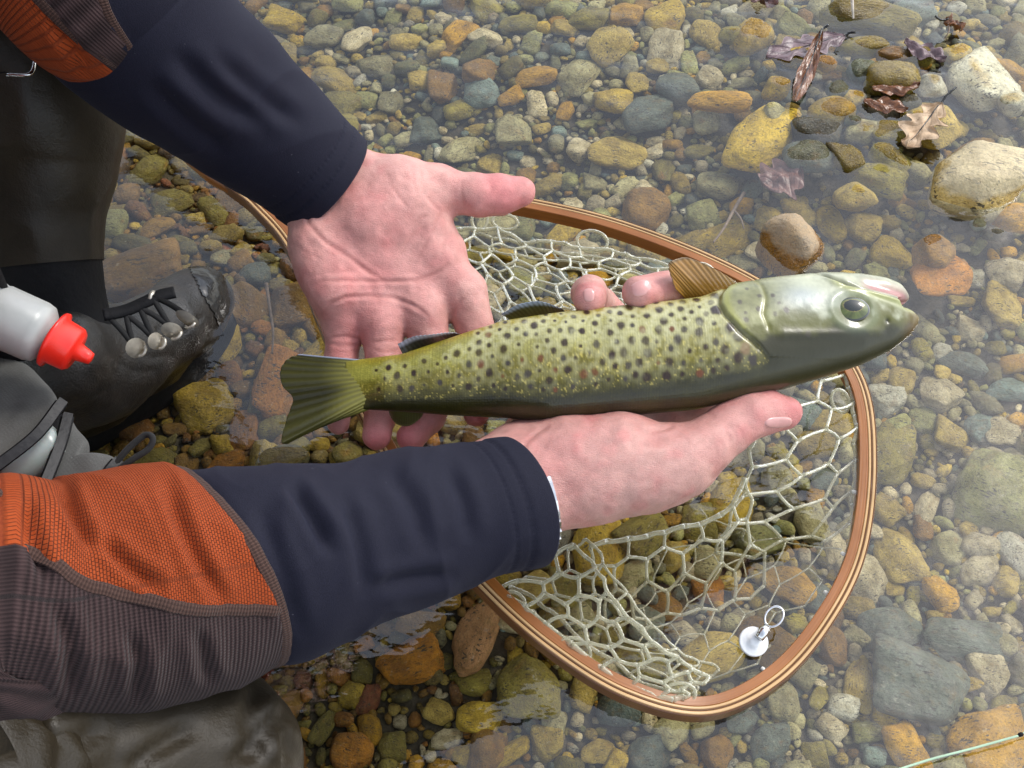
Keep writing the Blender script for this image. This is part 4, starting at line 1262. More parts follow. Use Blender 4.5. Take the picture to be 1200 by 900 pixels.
M_SEAM = ribbed("seam_thread", (.036, .019, .015), (.078, .042, .032), 0.0015, 0.0005)
m = Mat("wader_fabric"); v = m.pos()
cc = m.ramp(m.noise(v, 14, 5, 0.6), [(0.3, (.012, .009, .005)), (0.55, (.026, .020, .012)), (0.75, (.042, .033, .021))])
wet = m.ramp(m.noise(v, 9, 3), [(0.35, 0.34), (0.65, 0.62)])
m.bsdf(cc, wet, m.bump(m.math('ADD', m.noise(v, 60, 4), m.math('MULTIPLY', m.noise(v, 900, 2), 0.2)), 0.0020, 0.5), Specular_IOR_Level=0.25)
M_WADER = m.m
M_BLACK = simple("black_neoprene", (.007, .007, .008), 0.7, 0.3, 40, 0.0006, 260, Specular_IOR_Level=0.2)

def ring_uv(R, a, s):
    r = float(np.mean(R))
    return np.stack([np.tile(a * r, len(s)), np.repeat(s, len(a))], 1)

def sleeve(stations, seam, panel, tilt, hem_px, fold_seed, fold, folds=()):
    """seam: where along the arm and how slanted; panel: the angle round the arm at which orange knit meets brown"""
    ns, na = 560, 200
    C, R, T, D, a, s = loft(stations, ns, na)
    aw = (a + math.pi) % (2 * math.pi) - math.pi
    cx = proj(C)[:, 0]; vis = s > s[-1] * 0.45
    s0 = float(np.interp(seam[0], cx[vis], s[vis]))
    V0 = C[:, None, :] + D * R[:, None, None]
    S = s[:, None] + 0 * a[None, :]; A = a[None, :] + 0 * s[:, None]
    sv = (S - s0 - seam[1] * np.sin(A)) * 2000.0        # distance from the seam, half millimetres
    bound = np.radians(np.interp(cx, panel[0], panel[1])); bound[~vis] = math.radians(panel[1][0]); bound = smooth1(bound, 30)[:, None]
    pgd = np.where((aw[None, :] < bound) & (aw[None, :] > bound - 2.6), 1.0, -1.0) * panel[2]
    p = np.stack([S * 1.0, np.cos(A) * 0.04, np.sin(A) * 0.04], -1)
    n1 = noise(p * (1, .55, .55), fold[0], fold_seed); n2 = noise(p * (1, .45, .45) + S[..., None] * (0, .25, .12), fold[0] * 2.1, fold_seed + 1)
    ridged = 1 - np.abs(noise(p * (1, .5, .5) + S[..., None] * (0, .3, -.2), fold[1], fold_seed + 2))
    rn = 1 - np.abs(noise(p * (.7, .8, .8) + S[..., None] * (0, .7, .5), fold[0] * 1.1, fold_seed + 9))
    navy = 0.0034 * n1 + 0.0007 * n2 + 0.0020 * (rn ** 3 - 0.35) * smooth01((s[-1] - S) / .03)
    knit = 0.0052 * (ridged ** 2 - 0.5) + 0.0026 * n1 + 0.0012 * n2
    w = smooth01(sv / 26 + 0.5)
    pull = np.exp(-(np.maximum(sv, 0) / 45) ** 2) * (sv > 0)      # navy gathers a little at the seam
    d = navy * w + knit * (1 - w) + 0.0011 * (1 - smooth01(sv / 4 + 0.5)) - 0.0012 * np.exp(-(sv / 7) ** 2) + 0.0010 * pull * n2
    end = s[-1] - S
    for e0 in hem_px:
        d = d - 0.0009 * np.exp(-((end - e0) / 0.0010) ** 2) * (0.65 + 0.35 * np.sign(np.sin(A * R[-1] * 2 * math.pi / 0.0032)))
    d = d + 0.0007 * smooth01((hem_px[-1] - end) / 0.002)
    q = proj(V0.reshape(-1, 3)); facing = smooth01((((CAM - V0) * D).sum(-1) / np.linalg.norm(CAM - V0, axis=-1) + 0.1) / 0.4)
    for pts, dep, wd in folds:                         # single creases and the ridge beside each
        dist, t = poly_dist(q, catmull(pts, 12)); k = (np.exp(-(dist / wd) ** 2) - 0.55 * np.exp(-((dist - 1.9 * wd) / (1.1 * wd)) ** 2)) * np.clip(np.minimum(t, 1 - t) * 4, 0, 1)
        d = d - dep * k.reshape(ns, na) * facing
    V = V0 + D * d[..., None]
    last = smooth01((s - (s[-1] - .05)) / .05)
    V = V + T[:, None, :] * (tilt[0] * np.sin(a)[None, :] + tilt[1] * np.cos(a)[None, :])[..., None] * (R * last)[:, None, None]
    # turned-in hem so that the cuff has thickness and an inside
    rim = V[-1]; c = rim.mean(0)
    tin = [rim + (T[-1] * 0.0012) + (c - rim) * 0.025, rim + T[-1] * 0.0006 + (c - rim) * 0.06, rim - T[-1] * 0.008 + (c - rim) * 0.075, rim - T[-1] * 0.03 + (c - rim) * 0.075]
    V = np.concatenate([V, np.stack(tin)])
    n = len(V)
    s2 = np.concatenate([s, s[-1] + np.array([.002, .004, .01, .03])])
    uv = ring_uv(R, a, s2)
    F = grid_faces(n, na, True)
    V = V.reshape(-1, 3)
    svf = np.concatenate([sv, np.full((4, na), 99.0)]).reshape(-1)
    pan = np.concatenate([pgd, np.zeros((4, na))]).reshape(-1)
    fs, fp = svf[F].mean(1), pan[F].mean(1)
    root = split_obj("sleeve", V, F, fs > 0, M_NAVY, person, uv)
    split_obj("orange_panel", V, F, (fs <= 0) & (fp > 0), M_ORANGE, root, uv)
    split_obj("knit_panel", V, F, (fs <= 0) & (fp <= 0), M_BROWNKNIT, root, uv)
    G = V[:ns * na].reshape(ns, na, 3)
    path, nrm = [], []
    for j in [(jj + na // 2) % na for jj in range(na + 1)]:   # where the seam crosses each line along the sleeve
        k = np.nonzero((sv[:-1, j] <= 0) & (sv[1:, j] > 0))[0]
        if len(k): path.append((G[k[-1], j] + G[k[-1] + 1, j]) / 2 + D[k[-1], j] * 0.0003); nrm.append(D[k[-1], j])
    def strap(path, nrm, width, name):
        path = np.asarray(path)
        path = np.stack([smooth1(path[:, k], 3) for k in range(3)], 1)
        nr_ = np.asarray(nrm); nr_ = np.stack([smooth1(nr_[:, k], 3) for k in range(3)], 1); nr_ /= np.linalg.norm(nr_, axis=1, keepdims=True)
        tn = np.gradient(path, axis=0); tn /= np.linalg.norm(tn, axis=1, keepdims=True); sdv = np.cross(tn, nr_)
        an = np.arange(10) * 2 * math.pi / 10
        Vv_ = (path[:, None] + sdv[:, None] * (np.cos(an) * width)[None, :, None] + nr_[:, None] * (np.sin(an) * .0007)[None, :, None]).reshape(-1, 3)
        Ff = grid_faces(len(path), 10, True).tolist()
        L = np.concatenate([[0], np.cumsum(np.linalg.norm(np.diff(path, axis=0), axis=1))])
        mesh_obj(name, Vv_, Ff, M_SEAM, root, True, np.stack([np.tile(np.arange(10) * .001, len(path)), np.repeat(L, 10)], 1))
    strap(path, nrm, 0.0030, "seam")
    pg = pan[:ns * na].reshape(ns, na); path, nrm = [], []
    for i in range(0, ns):
        if np.all(sv[i] > 0): break
        k = np.nonzero((pg[i] > 0) != (np.roll(pg[i], -1) > 0))[0]
        k = [j for j in k if abs(aw[j] - bound[i, 0]) < 0.2 and sv[i, j] < 4]
        if k: path.append(G[i, k[0]] + D[i, k[0]] * 0.0002); nrm.append(D[i, k[0]])
    if len(path) > 8: strap(path, nrm, 0.0028, "seam")
    return root

sl1 = sleeve([(SH_R + np.array([-.03, .10, .0]), .066), (SH_R, .080), (SH_R * .5 + EL_R * .5 + np.array([0, -.01, .0]), .066), (-75, 700, .215, 150), (0, 701, .205, 148), (70, 704, .192, 139), (170, 688, .175, 136), (280, 667, .158, 121), (340, 657, .147, 114), (437, 633, .128, 98), (530, 608, .111, 86), (592, 594, .103, 80), (610, 590, .100, 78)],
       (268, 0.017), ([-100, 0, 49, 178, 271, 330], [-60, -22, -6, 15, 24, 34], 1.0), (0.10, 0.0), (0.022, 0.0125), 11, (26, 34), [([(338, 568), (362, 606), (386, 655)], .0042, 9), ([(452, 548), (486, 596), (500, 650)], .0030, 11), ([(395, 570), (420, 640), (428, 705)], .0028, 10), ([(300, 590), (330, 670), (352, 752)], .0026, 10), ([(520, 540), (545, 590), (552, 640)], .0024, 9), ([(430, 690), (480, 680), (540, 672)], .0026, 9), ([(27, 575), (38, 630), (56, 690)], .0046, 9), ([(118, 628), (150, 662), (192, 694)], .0040, 8), ([(190, 562), (222, 640), (268, 716)], .0044, 9), ([(70, 566), (88, 604), (112, 648)], .0042, 8), ([(60, 700), (80, 760), (84, 820)], .0040, 10), ([(150, 735), (160, 780), (158, 826)], .0036, 9), ([(230, 732), (238, 770), (246, 800)], .0030, 9)])
sl2 = sleeve([(SH_L + np.array([-.03, -.10, .0]), .066), (SH_L, .080), (SH_L * .5 + EL_L * .5 + np.array([0, .02, .0]), .066), (70, -78, .320, 132), (130, -12, .290, 119), (191, 52, .258, 104), (256, 106, .222, 89), (319, 158, .188, 77), (364, 198, .163, 70), (383, 214, .153, 67)],
       (106, 0.024), ([-100, 29, 84, 110, 200], [40, 36, 31, 28, 26], -1.0), (0.0, 0.0), (0.022, 0.0125), 23, (24, 34), [([(196, 56), (255, 110), (318, 150)], .0032, 11), ([(240, 60), (300, 110), (360, 150)], .0026, 10), ([(170, 90), (220, 140), (270, 180)], .0028, 10), ([(60, 20), (84, 48), (96, 84)], .0040, 7)])

# jacket over the trunk, hood rolled at the neck, cap
C, R, T, D, a, s = loft([(HIP + (-.03, 0, -.05), .165), (HIP + (.03, 0, .03), .165), (np.array([-.66, .05, .47]), .160), (np.array([-.54, .05, .545]), .158), (np.array([-.47, .055, .585]), .122), (NECK + (-.01, 0, .01), .072)], 120, 140, (0, 0, 1.0))
wide = 1 + 0.35 * np.abs(D[..., 1]) * smooth01((s / s[-1]) * 1.2)[:, None] * smooth01((1 - s / s[-1]) * 3.0)[:, None]
V = C[:, None, :] + D * (R[:, None] * wide)[..., None]
V = V + D * (0.007 * fbm(V, 9, 5, 3))[..., None]
jk = mesh_obj("jacket", V.reshape(-1, 3), grid_faces(120, 140, True), M_BROWNKNIT, person, True, ring_uv(R, a, s))
p = [NECK + np.array([.01, 0, .0]) + .078 * np.array([math.cos(t) * .9, math.sin(t), .25 * math.cos(t)]) for t in np.linspace(0, 2 * math.pi, 60)]
tube_obj("collar", np.array(p), 0.020, M_ORANGE, jk, 14)
Vh, Fh = ico(4)
keep = Vh[:, 2] > -0.05
capV = Vh * (.098, .092, .085); capV = capV[:, [0, 1, 2]] + HEAD + (.002, 0, .045)
fm = keep[Fh].all(1)
us, inv = np.unique(Fh[fm], return_inverse=True)
cap = mesh_obj("cap", capV[us], inv.reshape(-1, 3), M_NAVY, person)
bv = []
for r in np.linspace(0, 1, 8):
    for t in np.linspace(-1.1, 1.1, 24):
        bv.append(HEAD + np.array([.002 + (.098 + .075 * r * math.cos(t * 1.2) ** .5 if math.cos(t * 1.2) > 0 else .098) * math.cos(t), (.092 + .02 * r) * math.sin(t), .047 - .018 * r - .012 * t * t * r]))
mesh_obj("brim", np.concatenate([np.array(bv), np.array(bv) - (0, 0, .003)]), np.concatenate([grid_faces(8, 24), grid_faces(8, 24)[:, ::-1] + 8 * 24]), M_NAVY, cap)

# waders
def limb(name, st, ns, na, material, parent, wr, seed, ref=None, cap_end=False):
    C, R, T, D, a, s = loft(st, ns, na, ref)
    V = C[:, None, :] + D * R[:, None, None]
    f1, f2 = noise(V * 1.0, 18, seed), 1 - np.abs(noise(V + 0.02 * noise(V, 14, seed + 3)[..., None], 26, seed + 1))
    V = V + D * (wr * (0.6 * f1 + 0.7 * (f2 ** 2 - .4)))[..., None]
    V = V.reshape(-1, 3); F = grid_faces(ns, na, True).tolist()
    if cap_end:
        V = np.concatenate([V, [C[-1] + T[-1] * R[-1] * .1]]); k = len(V) - 1
        F += [[(ns - 1) * na + j, (ns - 1) * na + (j + 1) % na, k] for j in range(na)]
    return mesh_obj(name, V, F, material, parent, True)
FOOT_ANK = P(78, 438, .055)
wad = limb("waders", [(HIP + (0, .09, -.05), .12), (-260, 60, .20, 135), (-90, 40, .215, 128), (6, 62, .208, 116), (34, 120, .185, 106), (34, 180, .160, 98), (32, 245, .135, 88), (42, 312, .110, 74)], 220, 120, M_WADER, person, 0.0045, 61)
# kneeling leg: thigh to knee, then the shin folded under it
limb("wader_leg", [(HIP + (0, -.09, 0), .12), (-200, 890, .195, 165), (-60, 895, .165, 162), (40, 900, .130, 156), (120, 905, .105, 150), (200, 905, .085, 140), (262, 902, .070, 122), (305, 898, .060, 94), (332, 895, .054, 62), (346, 894, .051, 26)], 200, 140, M_WADER, wad, 0.0030, 71, None, True)
kl = [o for o in bpy.data.objects if o.name.startswith('wader_leg')][0]
kv = np.empty(len(kl.data.vertices) * 3, np.float32); kl.data.vertices.foreach_get('co', kv); kv = kv.reshape(-1, 3).astype(float)
kn = np.empty_like(kv, dtype=np.float32); kl.data.vertices.foreach_get('normal', kn.reshape(-1)); kn = kn.astype(float)
for pts, dep, wd in [([(300, 800), (292, 850), (300, 900)], .004, 10), ([(330, 830), (300, 870), (270, 900)], .005, 9), ([(230, 850), (180, 880), (150, 905)], .004, 10), ([(120, 850), (90, 872), (40, 880)], .004, 10), ([(345, 800), (335, 850), (340, 895)], .004, 8)]:
    kv, _k = crease(kv, kn, pts, dep / .55, wd)
kl.data.vertices.foreach_set('co', kv.astype(np.float32).ravel()); kl.data.update()
kq = proj(kv); kf = ((CAM - kv) * kn).sum(1) > 0
welt = []
for x in np.linspace(60, 300, 40):
    i = int(np.argmin((kq[:, 0] - x) ** 2 + (kq[:, 1] - (826 + 14 * (x - 60) / 240)) ** 2 + np.where(kf, 0, 1e6))); welt.append(kv[i] + kn[i] * .0012)
welt = np.array(welt); welt = np.stack([smooth1(welt[:, k], 4) for k in range(3)], 1)
limb("wader_leg", [(P(250, 960, .01), .062), (P(120, 985, .02), .064), (P(-60, 990, .03), .060), (P(-200, 980, .03), .052)], 60, 60, M_WADER, wad, 0.003, 81)
gd = limb("gravel_guard", [(44, 300, .115, 72), (60, 362, .088, 62), (78, 412, .065, 60), (92, 440, .045, 64)], 80, 90, M_BLACK, wad, 0.0015, 91)

# ---------------- wading boot
boot = bpy.data.objects.new("wading_boot", None); COL.objects.link(boot); boot.parent = person
lo = np.array([P(-20, 400, .0)[0], P(150, 620, .02)[1], -.055]); hi = np.array([P(290, 400, 0)[0], P(150, 300, .0)[1] + .05, .125])
S = Sdf(lo, hi, 0.0022)
S.add(S.chain(R3([(60, 462, .028, 54), (110, 434, .038, 53), (152, 408, .028, 49), (192, 385, .012, 44), (222, 360, -.002, 38), (234, 350, -.006, 34)]), .01), 0)
S.add(S.chain(R3([(40, 495, -.005, 48), (110, 455, -.012, 46), (170, 414, -.014, 43), (212, 377, -.018, 40), (234, 353, -.020, 35)]), .01), .016)
S.add(S.chain(R3([(72, 420, .085, 58), (92, 428, .055, 60), (120, 428, .035, 56)]), .01), .02)
Vb, Qb = S.mesh(); Nb = vnormals(Vb, Qb); qb = proj(Vb)
def bootline(line, dep, w):
    global Vb
    d, t = poly_dist(qb, line); Vb = Vb - Nb * (dep * np.exp(-(d / w) ** 2) * (Nb[:, 2] > -.2))[:, None]
TONGUE = [(122, 372), (150, 366), (186, 350), (206, 345)]
bootline([(186, 385), (196, 392), (215, 390), (236, 372)], .0016, 3.5); bootline([(160, 410), (176, 420), (200, 416)], .0014, 3.5)
bootline([(140, 425), (160, 436), (180, 434)], .0012, 3.5)
bootline([(233, 331), (238, 346), (256, 364), (262, 370)], .0007, 3)
Vb = Vb + Nb * (0.0009 * fbm(Vb, 70, 44, 3))[:, None]
m = Mat("boot_leather"); v = m.pos()
cc = m.mix(m.ramp(m.noise(v, 50, 4), [(0.35, 0.0), (0.7, 1.0)]), (.007, .006, .0055), (.024, .019, .015))
m.bsdf(cc, m.ramp(m.noise(v, 40, 3), [(0.3, 0.36), (0.7, 0.62)]), m.bump(m.voronoi(v, 700), 0.0005, 0.6))
lw = mesh_obj("boot_upper", Vb, Qb, m.m, boot)
# rubber toe cap: a skin over the front of the boot
front = (qb[:, 0] - 236) * 0.85 - (qb[:, 1] - 345) * 0.45
fm = (front[Qb] > 0).all(1) & (Nb[Qb][:, :, 2].mean(1) > -.6)
us, inv = np.unique(Qb[fm], return_inverse=True)
mesh_obj("toe_cap", Vb[us] + Nb[us] * 0.0008, inv.reshape(-1, 4), simple("toe_rubber", (.014, .014, .015), 0.2, 0.3, 60, 0.0005, 200), boot)
# tongue edge, laces, eyelets
tube_obj("tongue", np.array([S.trace(np.array([a_]), np.array([b_]))[0] + (0, 0, .002) for a_, b_ in catmull(TONGUE, 24)]), 0.0042, M_BLACK, boot, 10, 0.6)
M_METAL = simple("worn_nickel", (.55, .51, .43), 0.34, 0.15, 200, 0.0002, 500, Metallic=0.6)
M_LACE = ribbed("lace", (.006, .006, .006), (.022, .022, .022), 0.002, 0.0006)
EYE = [(158, 407), (181, 399), (201, 386), (220, 372)]; OPP = [(132, 377), (150, 372), (166, 364), (179, 350)]
def on_boot(p): return S.trace(np.array([float(p[0])]), np.array([float(p[1])]))[0]
for k, e in enumerate(EYE):
    p = on_boot(e); n = S.grad(p[None])[0]
    t1 = np.cross(n, RIGHT * .6 + UP * .5); t1 /= np.linalg.norm(t1); t2 = np.cross(n, t1)
    big = 1.7 if k == 0 else 1.45
    Vp = []
    for r in (0, .55, 1.0):                                   # stamped oval plate
        for t in range(20):
            an = 2 * math.pi * t / 20
            Vp.append(p + n * (.0026 - .0016 * r ** 2) + t1 * (.0058 * big * r * math.cos(an)) + t2 * (.0034 * big * r * math.sin(an)))
    mesh_obj("eyelet", np.array(Vp), grid_faces(3, 20, True), M_METAL, boot)
    ringp = [p + n * (.0030 + .0022 * math.sin(t)) + t2 * .0032 * math.cos(t) - t1 * .003 for t in np.linspace(0, math.pi, 14)]
    tube_obj("lace_hook", np.array(ringp), 0.0009, M_METAL, boot, 8)
p = on_boot((178, 349)); n = S.grad(p[None])[0]
Vp, Fp = lathe([(0, .0044), (.0016, .0042), (.0022, .0032), (.0018, .0020), (.0004, .0012)], p - n * .0002, n, 20); mesh_obj("eyelet", Vp, Fp, M_METAL, boot)
for k in range(4):
    for o2 in (OPP[k], OPP[min(k + 1, 3)]):
        pts = [on_boot((EYE[k][0] * (1 - t) + o2[0] * t, EYE[k][1] * (1 - t) + o2[1] * t)) + np.array([0, -.0005, .0026 + .0022 * math.sin(math.pi * t)]) for t in np.linspace(0, 1, 10)]
        tube_obj("lace", np.array(pts), 0.0017, M_LACE, boot, 8)
# thick sole under the boot
C, R, T, D, a, s = loft([(P(20, 520, -.05), .040), (P(90, 470, -.052), .044), (P(160, 425, -.052), .046), (P(215, 382, -.053), .042), (P(238, 358, -.053), .034)], 60, 60, (0, 0, 1.0))
V = C[:, None, :] + D * R[:, None, None] * 1.0
V[..., 2] = C[:, None, 2] + np.clip((V[..., 2] - C[:, None, 2]), -.012, .012)
mesh_obj("sole", V.reshape(-1, 3), grid_faces(60, 60, True).tolist() + [list(range(60)), list(range(59 * 60, 3600))[::-1]], M_BLACK, boot)

# ================================================================== the landing net
net = thing("landing_net", "wooden landing net with clear rubber netting floating under the trout", "landing net")
HOOP = [(262,206,.034),(302,243,.033),(346,296,.032),(390,400,.031),(441,508,.030),(505,612,.027),(575,694,.024),(650,760,.019),(735,812,.012),(825,832,.004),(903,798,.000),(962,733,-.002),(1003,650,-.003),(1016,545,-.001),(1004,452,.004),(950,380,.011),(880,334,.018),(800,296,.024),(710,264,.028),(620,243,.031),(520,227,.033),(420,214,.034),(330,204,.035)]
HP = catmull_closed([P(*q) for q in HOOP], 420)
T = np.roll(HP, -1, 0) - np.roll(HP, 1, 0); T /= np.linalg.norm(T, axis=1, keepdims=True)
OUTW = np.cross(np.array([0, 0, 1.0]), T); OUTW /= np.linalg.norm(OUTW, axis=1, keepdims=True)
if ((HP - HP.mean(0)) * OUTW).sum() < 0: OUTW = -OUTW
UPW = np.cross(T, OUTW); UPW *= np.sign(UPW[:, 2:3])
def wood(name, dark, light, sx):
    m = Mat(name); uvn = m.pos((sx, 900, 1), "UV")
    g = m.noise(uvn, 1.0, 5, 0.65)
    c = m.ramp(g, [(0.28, dark), (0.72, light)])
    c = m.mix(m.ramp(m.noise(m.pos(), 30, 3), [(0.35, 0.0), (0.7, 0.35)]), c, tuple(x * .55 for x in dark))
    m.bsdf(c, 0.28, m.bump(g, 0.0003, 0.4), Specular_IOR_Level=0.3, Coat_Weight=0.12, Coat_Roughness=0.15)
    return m.m
W_RED = wood("red_wood", (.24, .080, .018), (.36, .135, .034), 14)
W_PALE = wood("pale_wood", (.50, .30, .125), (.66, .43, .21), 14)
W_DARK = wood("dark_wood", (.10, .040, .018), (.18, .075, .03), 14)
LAM = [(-7.6, -.4, 6.3, 6.0, W_RED), (-.4, 1.7, 6.6, 6.2, W_PALE), (1.7, 3.0, 6.5, 6.2, W_DARK), (3.0, 5.4, 6.65, 6.2, W_PALE), (5.4, 6.6, 6.2, 5.8, W_DARK)]
for (o0, o1, ht, hb, mt) in LAM:
    r = 0.45
    o0, o1, ht, hb = o0 * .86, o1 * .86, ht * .9, hb * .9
    prof = [(o0 + .02, -hb + r), (o0 + r, -hb), (o1 - r, -hb), (o1 - .02, -hb + r), (o1 - .02, ht - r), (o1 - r, ht), (o0 + r, ht), (o0 + .02, ht - r)]
    V = np.stack([HP + OUTW * (a / 1000) + UPW * (b / 1000) for a, b in prof], 1)
    n, k = len(HP), len(prof)
    F = np.concatenate([grid_faces(n, k, True), np.stack([(n - 1) * k + np.arange(k), (n - 1) * k + (np.arange(k) + 1) % k, (np.arange(k) + 1) % k, np.arange(k)], 1)])
    L = np.arange(n) * np.linalg.norm(HP[1] - HP[0])
    uv = np.stack([np.repeat(L, k), np.tile(np.array([a / 1000 + b / 1300 for a, b in prof]), n)], 1)
    o = mesh_obj("hoop_strip", V.reshape(-1, 3), F, mt, net, False, uv)
hd = np.stack([P(285, 226, .033), P(250, 196, .036), P(200, 150, .040), P(150, 104, .044), P(100, 58, .046)])
tube_obj("handle", catmull(hd, 40), np.interp(np.linspace(0, 1, 40), [0, .2, .6, .92, 1], [.006, .012, .014, .016, .010]), W_RED, net, 20)

m = Mat("clear_rubber"); v = m.pos()
m.bsdf((.62, .60, .42), 0.24, m.bump(m.noise(v, 300, 3), 0.0006, 0.4), Transmission_Weight=0.45, IOR=1.42, Specular_IOR_Level=0.7)
_b = [x for x in m.t.nodes if x.type == 'BSDF_PRINCIPLED'][0]; _t = m.n('BsdfTransparent'); _x = m.n('MixShader'); _x.inputs[0].default_value = 0.36
m.l(_b.outputs[0], _x.inputs[1]); m.l(_t.outputs[0], _x.inputs[2]); m.l(_x.outputs[0], m.out.inputs['Surface'])
M_NET = m.m
def surf(rows, u, w):
    """a smooth sheet through rows of points"""
    R = [catmull(np.array([P(*q) for q in r]), 60) for r in rows]
    iu = u * 59; i0 = np.clip(np.floor(iu).astype(int), 0, 58); fu = (iu - i0)[:, None]
    cols = np.stack([r[i0] * (1 - fu) + r[i0 + 1] * fu for r in R], 0)
    m_ = len(rows); out = np.zeros((len(u), 3))
    for k in range(len(u)):
        pass
    iw = w * (m_ - 1); j0 = np.clip(np.floor(iw).astype(int), 0, m_ - 2); f = (iw - j0)[:, None]
    ar = np.arange(len(u))
    g = lambda j: cols[np.clip(j, 0, m_ - 1), ar]
    p0, p1, p2, p3 = g(j0 - 1), g(j0), g(j0 + 1), g(j0 + 2)
    return 0.5 * (2 * p1 + (p2 - p0) * f + (2 * p0 - 5 * p1 + 4 * p2 - p3) * f ** 2 + (3 * p1 - p0 - 3 * p2 + p3) * f ** 3)
nr = np.random.default_rng(3)
NV = []
def strand(p, q, r0, mid=None, n=6):
    t = np.linspace(0, 1, n)[:, None]
    path = p * (1 - t) + q * t
    if mid is not None: path = path + np.sin(t * math.pi) * mid
    rr = 1.12 * r0 * (0.86 + 0.22 * np.abs(2 * t[:, 0] - 1) ** 2.2)
    NV.append(tube(path, rr, 7, True))
def netpatch(rows, nu, nv, r0=0.00105, jit=0.0009, rim=True, drop=0.0):
    I, J = 2 * nu + 1, nv + 1
    ii, jj = np.meshgrid(np.arange(I), np.arange(J), indexing='ij')
    par = (ii + jj) % 2
    u = (ii / (I - 1)).ravel(); w = ((jj + np.where(par == 0, .17, -.17)) / (J - 1)).ravel()
    if rim: w = np.where(jj.ravel() == 0, 0.0, w)
    G = surf(rows, np.clip(u, 0, 1), np.clip(w, 0, 1)).reshape(I, J, 3)
    G = G + nr.normal(0, jit, G.shape) * (1, 1, .8)
    for i in range(I):
        for j in range(J):
            if nr.random() < drop: continue
            if i + 1 < I: strand(G[i, j], G[i + 1, j], r0 * (1.5 if (rim and j == 0) else 1), nr.normal(0, .0005, 3))
            if j + 1 < J and (i + j) % 2 == 0: strand(G[i, j], G[i, j + 1], r0, nr.normal(0, .0006, 3))
    return G
A = [[(505,272,.030),(560,268,.030),(625,284,.032),(700,292,.030),(780,310,.028),(864,334,.024)],
     [(516,325,.044),(572,316,.048),(640,322,.050),(710,328,.050),(782,336,.050),(850,350,.050)],
     [(548,404,.050),(604,384,.060),(664,376,.062),(724,370,.065),(790,364,.062),(842,368,.060)]]
netpatch(A, 11, 5, .00115, .0013)
A2 = [[(a + 10, b + 10, z - .012) for a, b, z in r] for r in A]
netpatch(A2, 9, 5, .00100, .0016)
netpatch([[(986,440,.006),(1000,478,.004),(1004,520,.001),(1002,566,-.006),(996,612,-.012)],
          [(936,456,.030),(952,500,.020),(956,550,.006),(944,602,-.006),(930,654,-.014)],
          [(884,468,.050),(882,518,.042),(872,566,.024),(852,606,.012),(832,646,-.004)]], 5, 3, .00120)
netpatch([[(874,560,.030),(852,596,.020),(800,618,.016),(748,628,.016),(690,640,.020)],
          [(892,610,.010),(856,640,.006),(802,660,.004),(748,670,.004),(702,682,.004)],
          [(896,690,-.022),(852,712,-.022),(802,722,-.022),(752,728,-.022),(712,734,-.020)]], 5, 3, .00115)
D1 = [[(584,692,.026),(625,716,.026),(662,752,.023),(712,786,.018),(756,812,.014),(800,820,.012)],
      [(632,668,.034),(668,700,.033),(702,736,.030),(748,770,.024),(786,796,.017),(816,806,.012)],
      [(676,636,.042),(706,676,.040),(732,716,.036),(770,754,.028),(802,778,.018),(832,792,.012)]]
netpatch(D1, 7, 3, .00130)
D2 = [[(a + 12, b - 7, z - .014) for a, b, z in r] for r in D1]
netpatch(D2, 6, 3, .00095, .0010)
netpatch([[(715,742,-.030),(770,770,-.032),(830,790,-.030),(885,780,-.022)],
          [(760,680,-.034),(815,700,-.038),(870,715,-.036),(940,715,-.022)],
          [(820,600,-.026),(865,620,-.032),(915,635,-.030),(985,640,-.018)]], 5, 4, .00060, .0016, False, .0)
def loop(cx, cy, z, rx, ry, ang, r0=.0013):
    c = P(cx, cy, z); s = depth(c) / FPX; a0 = math.radians(ang)
    path = []
    for t in np.linspace(0, 2 * math.pi, 40):
        x, y = rx * math.cos(t), ry * math.sin(t)
        path.append(c + RIGHT * (x * math.cos(a0) - y * math.sin(a0)) * s + np.array([0, .85, .5]) * (x * math.sin(a0) + y * math.cos(a0)) * s)
    NV.append(tube(np.array(path), r0, 8, False))
loop(694, 283, .030, 18, 13, -8); loop(592, 260, .031, 15, 9, -10); loop(562, 258, .031, 9, 12, 0); loop(826, 318, .026, 13, 8, -30)
loop(672, 764, .020, 20, 16, -20); loop(795, 814, .011, 20, 13, 8); loop(985, 470, .004, 10, 14, 20); loop(603, 704, .024, 13, 9, -35)
Vn, Fn = merge(NV)
tag(mesh_obj("netting", Vn, Fn, M_NET, net), kind="stuff")
M_PEG = simple("white_peg", (.75, .74, .68), 0.3, 0.05)
for (x, y, z) in [(963, 687, .001), (891, 779, .002), (1000, 575, .001), (982, 643, .000)]:
    p = P(x, y, z); i = int(np.argmin(np.linalg.norm(HP - p, axis=1)))
    q = HP[i] - OUTW[i] * .0066
    Vp, Fp = lathe([(0, .0014), (.0030, .0014), (.0040, .0009)], q + OUTW[i] * .001, -OUTW[i] + UPW[i] * .2, 10)
    mesh_obj("peg", Vp, Fp, M_PEG, net)

